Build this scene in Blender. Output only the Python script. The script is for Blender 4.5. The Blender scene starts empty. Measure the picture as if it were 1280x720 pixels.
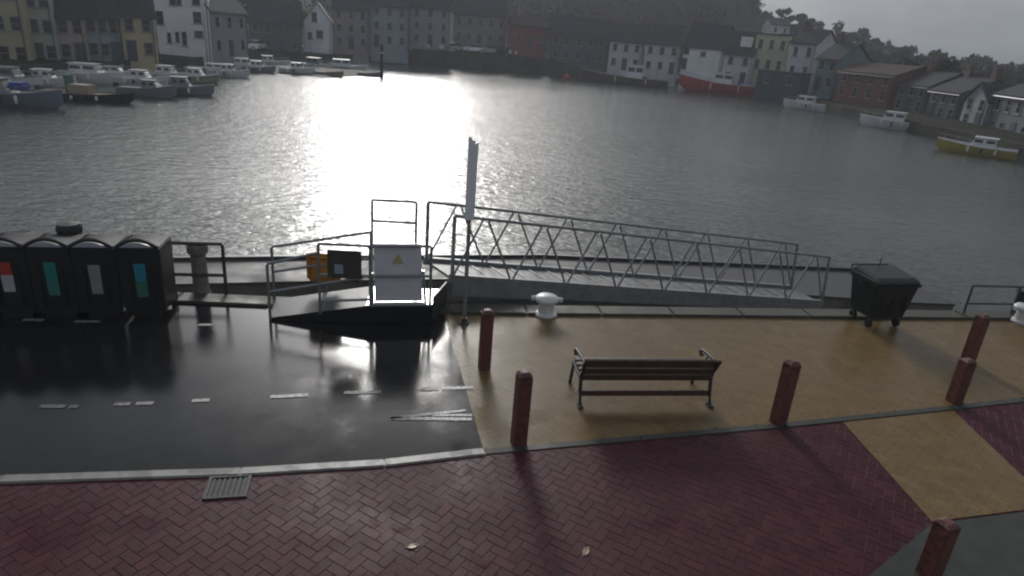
import bpy, bmesh, math, random
from mathutils import Vector, Matrix
random.seed(7)
S = bpy.context.scene
rad = math.radians

# ------------------------------------------------------------------ camera
FPX, PITCH, ROLL, CAMH = 823.0, rad(20.9), rad(4.5), 4.5
F0 = Vector((0, math.cos(PITCH), -math.sin(PITCH)))
R0 = Vector((1, 0, 0)); U0 = Vector((0, math.sin(PITCH), math.cos(PITCH)))
CR = R0 * math.cos(ROLL) + U0 * math.sin(ROLL)
CU = U0 * math.cos(ROLL) - R0 * math.sin(ROLL)
CAM = Vector((0, 0, CAMH))
cd = bpy.data.cameras.new('camera'); co = bpy.data.objects.new('camera', cd)
S.collection.objects.link(co)
cd.sensor_width = 36; cd.lens = 36 * FPX / 1280; cd.clip_start = 0.1; cd.clip_end = 3000
co.matrix_world = Matrix(((CR.x, CU.x, -F0.x, 0), (CR.y, CU.y, -F0.y, 0), (CR.z, CU.z, -F0.z, CAMH), (0, 0, 0, 1)))
S.camera = co

# ------------------------------------------------------------------ sky, sun, exposure
SUN_EL, SUN_AZ = rad(22), rad(-11.5)          # azimuth from +Y, negative = to the left
SKY_STRENGTH, SUN_STRENGTH, EXPOSURE, HAZE = 0.10, 2.3, -0.43, 0.0009
w = bpy.data.worlds.new('World'); S.world = w; w.use_nodes = True
nt = w.node_tree; nt.nodes.clear()
def N(nt, typ, **kw):
    n = nt.nodes.new(typ)
    for k, v in kw.items():
        if k.startswith('i_'): n.inputs[k[2:].replace('_', ' ')].default_value = v
        else: setattr(n, k, v)
    return n
sky = N(nt, 'ShaderNodeTexSky', sky_type='NISHITA', sun_disc=False, sun_elevation=SUN_EL,
        sun_rotation=SUN_AZ, dust_density=6.0, air_density=1.0, ozone_density=1.0)
hs = N(nt, 'ShaderNodeHueSaturation'); hs.inputs['Saturation'].default_value = 0.38
tc = N(nt, 'ShaderNodeTexCoord'); mp = N(nt, 'ShaderNodeMapping'); mp.inputs['Scale'].default_value = (1.0, 1.0, 2.2)
cl = N(nt, 'ShaderNodeTexNoise'); cl.inputs['Scale'].default_value = 4.6; cl.inputs['Detail'].default_value = 7; cl.inputs['Roughness'].default_value = .55
cr = N(nt, 'ShaderNodeValToRGB'); cr.color_ramp.elements[0].position = .34; cr.color_ramp.elements[0].color = (.60, .64, .70, 1)
cr.color_ramp.elements[1].position = .68; cr.color_ramp.elements[1].color = (1.10, 1.12, 1.15, 1)
mx = N(nt, 'ShaderNodeMix', data_type='RGBA', blend_type='MULTIPLY'); mx.inputs[0].default_value = 1
bg = N(nt, 'ShaderNodeBackground'); bg.inputs['Strength'].default_value = SKY_STRENGTH
wo = N(nt, 'ShaderNodeOutputWorld')
L = nt.links.new
L(tc.outputs['Generated'], mp.inputs['Vector']); L(mp.outputs[0], cl.inputs['Vector']); L(cl.outputs['Fac'], cr.inputs[0])
gm = N(nt, 'ShaderNodeMix', data_type='RGBA'); gm.inputs[0].default_value = .65; gm.inputs[7].default_value = (4.5, 4.8, 5.2, 1)   # clear sky seen through an even grey cloud layer
L(sky.outputs[0], hs.inputs['Color']); L(hs.outputs[0], gm.inputs[6]); L(gm.outputs[2], mx.inputs[6]); L(cr.outputs[0], mx.inputs[7])
# thin cloud round the hidden sun scatters its light forward: a broad bright patch of sky
def dotp(v):
    n = N(nt, 'ShaderNodeVectorMath', operation='DOT_PRODUCT'); n.inputs[1].default_value = v; L(tc.outputs['Generated'], n.inputs[0]); return n.outputs['Value']
def mth(op, a, b):
    n = N(nt, 'ShaderNodeMath', operation=op)
    for k, v in enumerate((a, b)):
        if isinstance(v, (int, float)): n.inputs[k].default_value = v
        else: L(v, n.inputs[k])
    return n.outputs[0]
ax = mth('DIVIDE', dotp((math.cos(SUN_AZ), -math.sin(SUN_AZ), 0)), .27)                      # sideways from the sun
az_ = mth('DIVIDE', mth('SUBTRACT', dotp((0, 0, 1)), math.sin(SUN_EL) - .04), .115)            # above or below it: a low bright bank of cloud
ff = mth('GREATER_THAN', dotp((math.sin(SUN_AZ), math.cos(SUN_AZ), 0)), 0)
ee = mth('POWER', 2.71828, mth('MULTIPLY', mth('ADD', mth('MULTIPLY', ax, ax), mth('MULTIPLY', az_, az_)), -1.0))
p1 = N(nt, 'ShaderNodeMath', operation='MULTIPLY'); L(ee, p1.inputs[0]); L(ff, p1.inputs[1])
p2 = N(nt, 'ShaderNodeMath', operation='MULTIPLY_ADD'); L(p1.outputs[0], p2.inputs[0]); p2.inputs[1].default_value = 4.5; p2.inputs[2].default_value = 1.0
gl = N(nt, 'ShaderNodeVectorMath', operation='SCALE'); L(mx.outputs[2], gl.inputs[0]); L(p2.outputs[0], gl.inputs['Scale'])
L(gl.outputs[0], bg.inputs['Color']); L(bg.outputs[0], wo.inputs[0])
sd = bpy.data.lights.new('sun', 'SUN'); so = bpy.data.objects.new('sun', sd); S.collection.objects.link(so)
sd.energy = SUN_STRENGTH; sd.angle = rad(10.5); sd.color = (1.0, .975, .94)
sv = Vector((math.sin(SUN_AZ) * math.cos(SUN_EL), math.cos(SUN_AZ) * math.cos(SUN_EL), math.sin(SUN_EL)))
so.rotation_euler = (-sv).to_track_quat('-Z', 'Y').to_euler()
S.view_settings.view_transform = 'Standard'; S.view_settings.look = 'None'
S.view_settings.gamma = 1; S.view_settings.exposure = EXPOSURE; S.view_settings.use_curve_mapping = False
S.cycles.filter_width = 2.2
S.cycles.volume_bounces = 1; S.cycles.max_bounces = 8

# ------------------------------------------------------------------ calibration helpers (photo pixel -> metres)
def ray(x, y): return F0 + CR * ((x - 640) / FPX) - CU * ((y - 360) / FPX)
def G(x, y, h=0.0):
    d = ray(x, y); return CAM + d * ((h - CAMH) / d.z)
def PY(x, y, Y):
    d = ray(x, y); return CAM + d * (Y / d.y)
WATER = -1.7

# ------------------------------------------------------------------ mesh builder
class MB:
    def __init__(s): s.v = []; s.f = []
    def add(s, vs, fs):
        o = len(s.v); s.v += [tuple(v) for v in vs]; s.f += [tuple(i + o for i in f) for f in fs]; return s
    def hexa(s, p):   # 8 points: bottom ring 0-3, top ring 4-7
        return s.add(p, [(3, 2, 1, 0), (4, 5, 6, 7), (0, 1, 5, 4), (1, 2, 6, 5), (2, 3, 7, 6), (3, 0, 4, 7)])
    def box(s, c, d, rz=0.0, m=None):
        x, y, z = d[0] / 2, d[1] / 2, d[2] / 2
        p = [Vector(q) for q in ((-x, -y, -z), (x, -y, -z), (x, y, -z), (-x, y, -z), (-x, -y, z), (x, -y, z), (x, y, z), (-x, y, z))]
        M = Matrix.Translation(c) @ Matrix.Rotation(rz, 4, 'Z')
        if m is not None: M = M @ m
        return s.hexa([M @ q for q in p])
    def beam(s, a, b, wd, ht, up=(0, 0, 1)):
        a, b = Vector(a), Vector(b); d = (b - a).normalized(); u = Vector(up)
        if abs(d.dot(u)) > .97: u = Vector((0, 1, 0))
        x = d.cross(u).normalized(); u = x.cross(d)
        q = [a - x*wd/2 - u*ht/2, a + x*wd/2 - u*ht/2, a + x*wd/2 + u*ht/2, a - x*wd/2 + u*ht/2]
        return s.hexa(q + [p + (b - a) for p in q])
    def tube(s, a, b, r, n=10, r2=None):
        return s.pipe([a, b], [r, r if r2 is None else r2], n)
    def pipe(s, pts, r, n=8):
        pts = [Vector(p) for p in pts]; vs = []; fs = []
        rs = r if isinstance(r, (list, tuple)) else [r] * len(pts)
        for i, p in enumerate(pts):
            d = (pts[min(i + 1, len(pts) - 1)] - pts[max(i - 1, 0)]).normalized()
            u = Vector((0, 0, 1)) if abs(d.z) < .95 else Vector((1, 0, 0))
            x = d.cross(u).normalized(); y = x.cross(d)
            vs += [p + (x * math.cos(2*math.pi*k/n) + y * math.sin(2*math.pi*k/n)) * rs[i] for k in range(n)]
        for i in range(len(pts) - 1):
            for k in range(n):
                fs.append((i*n + k, i*n + (k+1) % n, (i+1)*n + (k+1) % n, (i+1)*n + k))
        fs.append(tuple(range(n))[::-1]); fs.append(tuple(range((len(pts)-1)*n, len(pts)*n)))
        return s.add(vs, fs)
    def lathe(s, prof, c=(0, 0, 0), n=20):
        vs = []; fs = []; c = Vector(c)
        for r, z in prof:
            vs += [c + Vector((r*math.cos(2*math.pi*k/n), r*math.sin(2*math.pi*k/n), z)) for k in range(n)]
        for i in range(len(prof) - 1):
            for k in range(n): fs.append((i*n + k, i*n + (k+1) % n, (i+1)*n + (k+1) % n, (i+1)*n + k))
        fs.append(tuple(range(n))[::-1]); fs.append(tuple(range((len(prof)-1)*n, len(prof)*n)))
        return s.add(vs, fs)
    def prism(s, poly, z0, z1):
        n = len(poly)
        vs = [(p[0], p[1], z0) for p in poly] + [(p[0], p[1], z1) for p in poly]
        fs = [tuple(range(n))[::-1], tuple(range(n, 2*n))] + [(i, (i+1) % n, n + (i+1) % n, n + i) for i in range(n)]
        return s.add(vs, fs)
    def extr(s, poly, a, t):   # polygon of 3D points, thickness vector t
        n = len(poly); poly = [Vector(p) for p in poly]; t = Vector(t)
        fs = [tuple(range(n))[::-1], tuple(range(n, 2*n))] + [(i, (i+1) % n, n + (i+1) % n, n + i) for i in range(n)]
        return s.add(poly + [p + t for p in poly], fs)
    def build(s, name, mat, parent=None, bevel=0.0, smooth=False, seg=2):
        me = bpy.data.meshes.new(name)
        bm = bmesh.new(); bv = [bm.verts.new(v) for v in s.v]
        for f in s.f:
            try: bm.faces.new([bv[i] for i in f])
            except ValueError: pass
        bmesh.ops.recalc_face_normals(bm, faces=bm.faces)
        if bevel > 0:
            bmesh.ops.bevel(bm, geom=[e for e in bm.edges if len(e.link_faces) == 2 and e.calc_face_angle(0) > .5], offset=bevel, segments=seg, affect='EDGES', clamp_overlap=True)
        if smooth:
            for f in bm.faces: f.smooth = True
            for e in bm.edges:
                if len(e.link_faces) == 2 and e.calc_face_angle(0) > .7: e.smooth = False
        bm.to_mesh(me); bm.free()
        o = bpy.data.objects.new(name, me); S.collection.objects.link(o)
        if mat is not None: me.materials.append(mat)
        if parent is not None: o.parent = parent
        return o

def tag(o, label=None, cat=None, group=None, kind=None):
    if label: o['label'] = label
    if cat: o['category'] = cat
    if group: o['group'] = group
    if kind: o['kind'] = kind
    return o
def thing(name, label, cat, loc=(0, 0, 0), rz=0.0, group=None):
    o = bpy.data.objects.new(name, None); S.collection.objects.link(o)
    o.location = loc; o.rotation_euler = (0, 0, rz); o.empty_display_size = .2
    return tag(o, label, cat, group)
def copy_tree(o, parent=None):
    c = o.copy(); S.collection.objects.link(c)
    if parent is not None: c.parent = parent
    for ch in [q for q in list(o.children)]: copy_tree(ch, c)
    return c
def dup(o, label, loc, rz=0.0, sc=1.0):
    c = copy_tree(o); c['label'] = label; c.location = loc; c.rotation_euler = (0, 0, rz); c.scale = (sc, sc, sc)
    return c

# ------------------------------------------------------------------ materials
def mat(name, col, rough=.5, metal=0.0, var=.25, scale=6.0, bump=0.0, bscale=40.0, rvar=0.0, col2=None, spec=None, detail=5, bdist=.02):
    m = bpy.data.materials.new(name); m.use_nodes = True; t = m.node_tree
    b = t.nodes['Principled BSDF']; l = t.links.new
    b.inputs['Metallic'].default_value = metal; b.inputs['Roughness'].default_value = rough
    if spec is not None: b.inputs['Specular IOR Level'].default_value = spec
    tcn = N(t, 'ShaderNodeTexCoord'); no = N(t, 'ShaderNodeTexNoise'); no.inputs['Scale'].default_value = scale; no.inputs['Detail'].default_value = detail
    l(tcn.outputs['Object'], no.inputs['Vector'])
    rp = N(t, 'ShaderNodeValToRGB'); c2 = col2 or tuple(c * (1 - var) for c in col)
    rp.color_ramp.elements[0].position = .3; rp.color_ramp.elements[0].color = (*c2, 1)
    rp.color_ramp.elements[1].position = .7; rp.color_ramp.elements[1].color = (*col, 1)
    l(no.outputs['Fac'], rp.inputs[0]); l(rp.outputs[0], b.inputs['Base Color'])
    if rvar:
        mr = N(t, 'ShaderNodeMapRange'); mr.inputs[1].default_value = .35; mr.inputs[2].default_value = .65
        mr.inputs[3].default_value = max(.02, rough - rvar); mr.inputs[4].default_value = rough + rvar
        l(no.outputs['Fac'], mr.inputs[0]); l(mr.outputs[0], b.inputs['Roughness'])
    if bump:
        n2 = N(t, 'ShaderNodeTexNoise'); n2.inputs['Scale'].default_value = bscale; n2.inputs['Detail'].default_value = 4
        l(tcn.outputs['Object'], n2.inputs['Vector'])
        bp = N(t, 'ShaderNodeBump'); bp.inputs['Strength'].default_value = bump; bp.inputs['Distance'].default_value = bdist
        l(n2.outputs['Fac'], bp.inputs['Height']); l(bp.outputs[0], b.inputs['Normal'])
    return m

def wet_ground(name, col, col2, dry=.42, wet=.09, pool=1.1, brick=None, mortar=None, bump=.35, poolpos=.5, gscale=90, spec=.5):
    """paving under a film of rain: a rough stone surface whose low spots hold smooth water"""
    m = bpy.data.materials.new(name); m.use_nodes = True; t = m.node_tree
    b = t.nodes['Principled BSDF']; l = t.links.new; b.inputs['Specular IOR Level'].default_value = spec
    tcn = N(t, 'ShaderNodeTexCoord')
    big = N(t, 'ShaderNodeTexNoise'); big.inputs['Scale'].default_value = pool; big.inputs['Detail'].default_value = 6; big.inputs['Roughness'].default_value = .6
    fine = N(t, 'ShaderNodeTexNoise'); fine.inputs['Scale'].default_value = gscale; fine.inputs['Detail'].default_value = 3
    mid = N(t, 'ShaderNodeTexNoise'); mid.inputs['Scale'].default_value = 4.5; mid.inputs['Detail'].default_value = 6
    for n in (big, fine, mid): l(tcn.outputs['Object'], n.inputs['Vector'])
    rp = N(t, 'ShaderNodeValToRGB'); rp.color_ramp.elements[0].position = .3; rp.color_ramp.elements[0].color = (*col2, 1)
    rp.color_ramp.elements[1].position = .72; rp.color_ramp.elements[1].color = (*col, 1)
    l(mid.outputs['Fac'], rp.inputs[0]); colour = rp.outputs[0]
    film = N(t, 'ShaderNodeMapRange'); film.interpolation_type = 'SMOOTHSTEP'
    film.inputs[1].default_value = poolpos - .10; film.inputs[2].default_value = poolpos + .12
    l(big.outputs['Fac'], film.inputs[0])              # 0 = pool of water, 1 = bare
    height = fine.outputs['Fac']; hs_ = .3
    if brick:
        mpn = N(t, 'ShaderNodeMapping'); mpn.inputs['Rotation'].default_value = (0, 0, brick[2]); l(tcn.outputs['Object'], mpn.inputs['Vector'])
        bt = N(t, 'ShaderNodeTexBrick'); bt.inputs['Scale'].default_value = 1.0
        bt.inputs['Brick Width'].default_value = brick[0]; bt.inputs['Row Height'].default_value = brick[1]
        bt.inputs['Mortar Size'].default_value = brick[3]; bt.inputs['Mortar Smooth'].default_value = .3; bt.inputs['Bias'].default_value = 0
        bt.inputs['Color1'].default_value = (1, 1, 1, 1); bt.inputs['Color2'].default_value = (.86, .85, .86, 1)
        bt.inputs['Mortar'].default_value = (*(mortar or (.35, .35, .35)), 1)
        l(mpn.outputs[0], bt.inputs['Vector'])
        mu = N(t, 'ShaderNodeMix', data_type='RGBA', blend_type='MULTIPLY'); mu.inputs[0].default_value = 1
        l(colour, mu.inputs[6]); l(bt.outputs['Color'], mu.inputs[7]); colour = mu.outputs[2]
        ad = N(t, 'ShaderNodeMath', operation='MULTIPLY_ADD'); l(bt.outputs['Fac'], ad.inputs[0]); ad.inputs[1].default_value = -1.6; l(height, ad.inputs[2]); height = ad.outputs[0]
    l(colour, b.inputs['Base Color'])
    ro = N(t, 'ShaderNodeMapRange'); l(film.outputs[0], ro.inputs[0]); ro.inputs[3].default_value = wet; ro.inputs[4].default_value = dry
    l(ro.outputs[0], b.inputs['Roughness'])
    st = N(t, 'ShaderNodeMapRange'); l(film.outputs[0], st.inputs[0]); st.inputs[3].default_value = bump * .12; st.inputs[4].default_value = bump
    bp = N(t, 'ShaderNodeBump'); bp.inputs['Distance'].default_value = .012; l(st.outputs[0], bp.inputs['Strength']); l(height, bp.inputs['Height'])
    l(bp.outputs[0], b.inputs['Normal'])
    return m

M = {}
M['asphalt'] = wet_ground('wet_asphalt', (.021, .0215, .023), (.013, .014, .015), dry=.14, wet=.11, pool=.5, bump=.13, poolpos=.50, spec=.25, gscale=70)
M['buff'] = wet_ground('buff_paving', (.22, .148, .066), (.165, .11, .048), spec=.17, dry=.34, wet=.22, pool=.6, brick=(.20, .10, rad(45), .006), mortar=(.6, .6, .6), bump=.25, poolpos=.44)
M['brick'] = wet_ground('red_brick_paving', (.082, .022, .031), (.058, .017, .024), spec=.10, dry=.46, wet=.22, pool=.9, bump=.5, poolpos=.40)
M['mortar'] = wet_ground('brick_joint', (.062, .020, .027), (.045, .016, .021), dry=.4, wet=.12, spec=.3)
_t = M['brick'].node_tree; _b = _t.nodes['Principled BSDF']; _src = _b.inputs['Base Color'].links[0].from_socket
_g = N(_t, 'ShaderNodeNewGeometry'); _r = N(_t, 'ShaderNodeMapRange'); _r.inputs[3].default_value = .84; _r.inputs[4].default_value = 1.14
_m = N(_t, 'ShaderNodeMix', data_type='RGBA', blend_type='MULTIPLY'); _m.inputs[0].default_value = 1
_t.links.new(_g.outputs['Random Per Island'], _r.inputs[0]); _t.links.new(_src, _m.inputs[6]); _t.links.new(_r.outputs[0], _m.inputs[7]); _t.links.new(_m.outputs[2], _b.inputs['Base Color'])
M['side_road'] = wet_ground('side_road', (.06, .062, .052), (.04, .041, .036), spec=.3, dry=.55, wet=.3, pool=.6, bump=.3)
M['kerb'] = wet_ground('kerb_stone', (.34, .33, .30), (.22, .22, .20), dry=.45, wet=.2, pool=2, bump=.3)
M['concrete'] = mat('quay_concrete', (.20, .19, .175), .5, var=.5, scale=1.6, bump=.4, bscale=25, rvar=.15)
M['coping'] = mat('coping_stone', (.085, .085, .062), .6, var=.5, scale=2.2, bump=.3, bscale=30, rvar=.15)
M['pontoon'] = mat('pontoon_deck', (.085, .085, .085), .6, var=.35, scale=1.4, bump=.2, bscale=30, rvar=.12, spec=.35)
M['paint'] = mat('worn_road_paint', (.46, .46, .44), .4, scale=22, bump=.3, col2=(.05, .05, .052), detail=8)
M['steel'] = mat('galvanised_steel', (.30, .31, .315), .45, .5, .3, 9)
M['girder'] = mat('grey_girder', (.24, .245, .26), .55, 0, .3, 5)
M['darksteel'] = mat('dark_steel', (.09, .092, .095), .45, .5, .3, 9)
M['alu'] = mat('bright_aluminium', (.62, .62, .62), .30, .9, .15, 12)
M['deckplate'] = mat('deck_plate', (.22, .22, .22), .5, .4, .3, 10, bump=.3, bscale=60)
M['signpole'] = mat('grey_pole', (.22, .22, .23), .5, 0, .2, 5)
M['panel'] = mat('pale_panel', (.72, .72, .74), .4, 0, .15, 3)
M['signpale'] = mat('pale_sign', (.85, .86, .87), .4, 0, .12, 4)
M['signdark'] = mat('dark_sign', (.07, .062, .058), .4, 0, .3, 4)
M['signpatch'] = mat('sign_patch', (.36, .42, .50), .45, 0, .25, 12)
M['yellow'] = mat('faded_yellow', (.50, .44, .20), .45, 0, .2, 14)
M['orange'] = mat('orange_paint', (.52, .22, .03), .4, 0, .25, 6)
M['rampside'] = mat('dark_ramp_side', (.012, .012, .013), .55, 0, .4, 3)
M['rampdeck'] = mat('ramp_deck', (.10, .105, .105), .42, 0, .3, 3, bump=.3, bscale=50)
M['post'] = mat('rust_red_timber', (.20, .070, .055), .5, 0, .65, 9, bump=.4, bscale=30, rvar=.12)
M['benchwood'] = mat('bench_timber', (.085, .048, .040), .38, 0, .4, 9, bump=.3, bscale=40)
M['iron'] = mat('cast_iron', (.03, .031, .034), .6, 0, .3, 12, bump=.2)
M['binblack'] = mat('bin_black', (.012, .013, .015), .45, 0, .3, 5, bump=.15, bscale=60)
M['binnavy'] = mat('bin_navy', (.012, .017, .035), .42, 0, .3, 5)
M['binlid'] = mat('bin_lid', (.015, .016, .018), .6, 0, .25, 5, spec=.25)
M['lidsheen'] = mat('painted_lid_sheen', (.42, .44, .46), .35, 0, .15, 6)  # pale grey that paints the sky's reflection on the lid front
M['bingreen'] = mat('bin_dark_green', (.015, .022, .022), .42, 0, .3, 6, bump=.15)
M['rubber'] = mat('rubber', (.015, .015, .015), .7)
for k, c in dict(red=(.42, .05, .03), teal=(.02, .22, .20), grey=(.27, .29, .28), cyan=(.02, .24, .34), green=(.05, .17, .11), white=(.50, .48, .48), mint=(.05, .20, .17)).items():
    M['st_' + k] = mat('sticker_' + k, c, .45, 0, .2, 8)
M['whitepaint'] = mat('white_bollard_paint', (.72, .72, .70), .35, 0, .25, 7, bump=.15)
M['oldpile'] = mat('weathered_pile', (.27, .23, .20), .7, 0, .4, 8, bump=.4)
M['leaf'] = mat('sodden_leaf', (.30, .24, .14), .4, 0, .4, 30)
# far shore
M['slate'] = mat('slate_roof', (.050, .053, .062), .75, 0, .35, 2.0, bump=.3, bscale=6, spec=.15)
M['tile'] = mat('brown_roof', (.075, .045, .037), .8, 0, .35, 2.0, bump=.3, bscale=6, spec=.15)
M['brickstack'] = mat('chimney_brick', (.16, .09, .07), .7, 0, .4, 3)
M['glass'] = mat('window_glass', (.015, .018, .022), .12, 0, .2, 2)
M['frame'] = mat('window_frame', (.24, .24, .24), .5, 0, .15, 3)
M['doorp'] = mat('door_paint', (.05, .06, .08), .4, 0, .2, 3)
for k, c in dict(olive=(.42, .38, .24), sage=(.40, .46, .38), pinkgrey=(.46, .36, .34), bluegrey=(.28, .33, .37), buffw=(.55, .46, .28), white=(.86, .87, .90), grey=(.30, .31, .33),
                 stone=(.10, .10, .115), mauve=(.30, .26, .28), pale=(.62, .63, .66), cream=(.55, .52, .36), rust=(.17, .055, .038), redb=(.26, .07, .06), dim=(.11, .12, .13), navy=(.05, .06, .08), teal=(.14, .22, .24)).items():
    M['w_' + k] = mat('render_' + k, c, .75, 0, .22, .5, bump=.2, bscale=4)
M['bank'] = mat('bank_ground', (.035, .037, .024), .95, 0, .5, .12, bump=.5, bscale=2, spec=.05)
M['farquay'] = mat('old_quay_stone', (.075, .068, .056), .85, 0, .5, .5, bump=.5, bscale=3, spec=.1)
M['farroad'] = mat('far_road', (.05, .05, .05), .5, 0, .3, .3)
M['mud'] = mat('mud', (.085, .078, .055), .85, 0, .4, .5, bump=.5, bscale=3)
M['wood'] = mat('tree_leaves', (.042, .043, .019), .85, 0, .5, .22, col2=(.014, .016, .010))
M['woodb'] = mat('bronze_leaves', (.085, .060, .030), .8, 0, .5, .35)
M['bark'] = mat('bark', (.05, .042, .035), .9, 0, .3, 3)
for k, c in dict(bluegrey=(.16, .20, .25), dark=(.02, .02, .022), white=(.75, .75, .75), red=(.42, .025, .02), brown=(.10, .065, .05), yellow=(.46, .36, .06), grey=(.24, .25, .27), tan=(.36, .30, .22), green=(.05, .16, .10), blue=(.03, .06, .32)).items():
    M['b_' + k] = mat('boat_' + k, c, .35, 0, .2, 1.5)
for k, c in dict(silver=(.45, .46, .47), white=(.88, .88, .88), dark=(.03, .03, .035), red=(.25, .03, .03)).items():
    M['c_' + k] = mat('car_' + k, c, .22, .2, .1, 2)
M['buoy'] = mat('buoy_white', (.75, .74, .70), .4, 0, .15, 5)
M['buoyred'] = mat('buoy_red', (.50, .04, .03), .4, 0, .15, 5)

# water
def water_mat():
    m = bpy.data.materials.new('harbour_water'); m.use_nodes = True; t = m.node_tree; b = t.nodes['Principled BSDF']; l = t.links.new
    b.inputs['Base Color'].default_value = (.060, .068, .062, 1); b.inputs['Roughness'].default_value = .17; b.inputs['IOR'].default_value = 1.33
    tcn = N(t, 'ShaderNodeTexCoord')
    def noise(sx, sy, rot, sc, det, dist=0.0):
        mpn = N(t, 'ShaderNodeMapping'); mpn.inputs['Scale'].default_value = (sx, sy, 1); mpn.inputs['Rotation'].default_value = (0, 0, rot)
        n = N(t, 'ShaderNodeTexNoise'); n.inputs['Scale'].default_value = sc; n.inputs['Detail'].default_value = det; n.inputs['Distortion'].default_value = dist
        l(tcn.outputs['Object'], mpn.inputs[0]); l(mpn.outputs[0], n.inputs['Vector']); return n.outputs['Fac']
    a = noise(.55, 1.0, rad(-14), 2.6, 3, .3); c = noise(.6, 1.0, rad(10), 7.5, 3, .2); g = noise(1, 1, 0, .06, 3)
    ad = N(t, 'ShaderNodeMath', operation='MULTIPLY_ADD'); l(c, ad.inputs[0]); ad.inputs[1].default_value = .42; l(a, ad.inputs[2])
    gust = N(t, 'ShaderNodeMapRange'); l(g, gust.inputs[0]); gust.inputs[1].default_value = .35; gust.inputs[2].default_value = .65; gust.inputs[3].default_value = .55; gust.inputs[4].default_value = 1.0
    bp = N(t, 'ShaderNodeBump'); bp.inputs['Distance'].default_value = .09; l(gust.outputs[0], bp.inputs['Strength']); l(ad.outputs[0], bp.inputs['Height']); l(bp.outputs[0], b.inputs['Normal'])
    return m
M['water'] = water_mat()

# ------------------------------------------------------------------ ground, quay
def sheet(name, poly, z, m, kind='structure'):
    o = MB().add([(p[0], p[1], z) for p in poly], [tuple(range(len(poly)))]).build(name, m)
    for p in o.data.polygons:
        if p.normal.z < 0: p.flip()
    return tag(o, kind=kind)
QE = [(-24.0, 8.6), (-5.55, 10.25), (-1.09, 10.66), (5.54, 11.80), (10.46, 12.66), (26.0, 15.4)]      # quay edge
KB = [(-24.0, 1.6), (-4.94, 5.31), (-2.70, 5.72), (-1.25, 6.06), (-.17, 6.42), (1.72, 6.96), (3.70, 7.53), (6.41, 8.37), (7.75, 8.80), (26.0, 14.6)]
sheet('water', [(-400, 9.0), (400, 9.0), (400, 420), (-400, 420)], WATER, M['water'])
under = sheet('quay_ground', [(-24, -6), (26, -6)] + QE[::-1], -.012, M['concrete'])
ROAD = [KB[0], KB[1], KB[2], KB[3], KB[4], (-1.12, 10.30), (-5.55, 9.89), (-24, 8.24)]
sheet('road', ROAD, -.004, M['asphalt'])
BUFF = [KB[4], KB[5], KB[6], KB[7], KB[8], KB[9], (26, 15.0), (10.46, 12.30), (5.54, 11.44), (-1.12, 10.30)]
sheet('pavement', BUFF, -.0035, M['buff'])
off = .0
PATH = [(-24, -6), (3.3, -6), (3.3, 4.72), (4.64, 5.76), (5.85, 6.09), (26, 11.5)] + KB[::-1]
bp_o = sheet('brick_path', PATH, -.0035, M['mortar'])
# herringbone paviours, every one a real chamfered brick in the sheet of paving
def inside(p, poly):
    c = False
    for (x0, y0), (x1, y1) in zip(poly, poly[1:] + poly[:1]):
        if (y0 > p[1]) != (y1 > p[1]) and p[0] < (x1 - x0) * (p[1] - y0) / (y1 - y0) + x0: c = not c
    return c
VIS = [(-8.5, 2.2), (3.3, 2.2), (3.3, 4.72), (4.64, 5.76), (5.85, 6.09), (12, 7.72), (12, 9.75)] + KB[1:9][::-1] + [(-8.5, 4.1)]
bmb = MB(); W_B, AN = .104, rad(15 + 45); ca, sa = math.cos(AN), math.sin(AN); rng = random.Random(4)
for ix in range(-150, 220):
    for iy in range(-180, 180):
        k = (ix - iy) % 4
        if k not in (0, 3): continue
        w_, h_ = (2, 1) if k == 0 else (1, 2)
        cx, cy = (ix + w_ / 2) * W_B, (iy + h_ / 2) * W_B; x, y = cx * ca - cy * sa, cx * sa + cy * ca + 4.5
        if not (-8.5 < x < 12 and 2.2 < y < 10) or not inside((x, y), VIS): continue
        a, b, c_, g = w_ * W_B / 2 - .0016, h_ * W_B / 2 - .0016, .0035, rng.uniform(-.0012, .0012)
        tx, ty = rng.gauss(0, .004), rng.gauss(0, .004); vs_ = []
        for (sx, sy, z) in ((a, b, -.02), (a, b, -.004), (a - c_, b - c_, 0)):
            for (mx_, my_) in ((-1, -1), (1, -1), (1, 1), (-1, 1)):
                u, v = mx_ * sx, my_ * sy; vs_.append((x + u * ca - v * sa, y + u * sa + v * ca, z + g + (u * tx + v * ty)))
        bmb.add(vs_, [(8, 9, 10, 11)] + [(i + o_, (i + 1) % 4 + o_, (i + 1) % 4 + 4 + o_, i + 4 + o_) for o_ in (0, 4) for i in range(4)])
tag(bmb.build('brick_paving', M['brick']), kind='structure')
sheet('side_road', [(3.3, -6), (26, -6), (26, 11.5), (5.85, 6.09), (4.64, 5.76), (3.3, 4.72)], .0065, M['side_road'])
sheet('crossing_path', [(4.56, 7.72), (4.66, 5.80), (5.85, 6.12), (6.30, 6.25), (6.38, 8.28)], .0060, M['buff'])
def strip(poly, w0, z0, z1, name, m):
    mb = MB()
    for a, b in zip(poly[:-1], poly[1:]):
        a, b = Vector((*a, 0)), Vector((*b, 0)); n = (b - a).normalized(); s_ = Vector((-n.y, n.x, 0)) * w0
        mb.prism([a - s_ * .5, b - s_ * .5 + n * .0, b + s_ * .5, a + s_ * .5], z0, z1)
    return tag(mb.build(name, m, bevel=.012), kind='structure')
strip(KB[:5], .13, -.1, .022, 'kerb', M['kerb'])
strip(KB[4:], .12, -.1, .010, 'kerb_strip', M['side_road'])
cop = MB()
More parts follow.
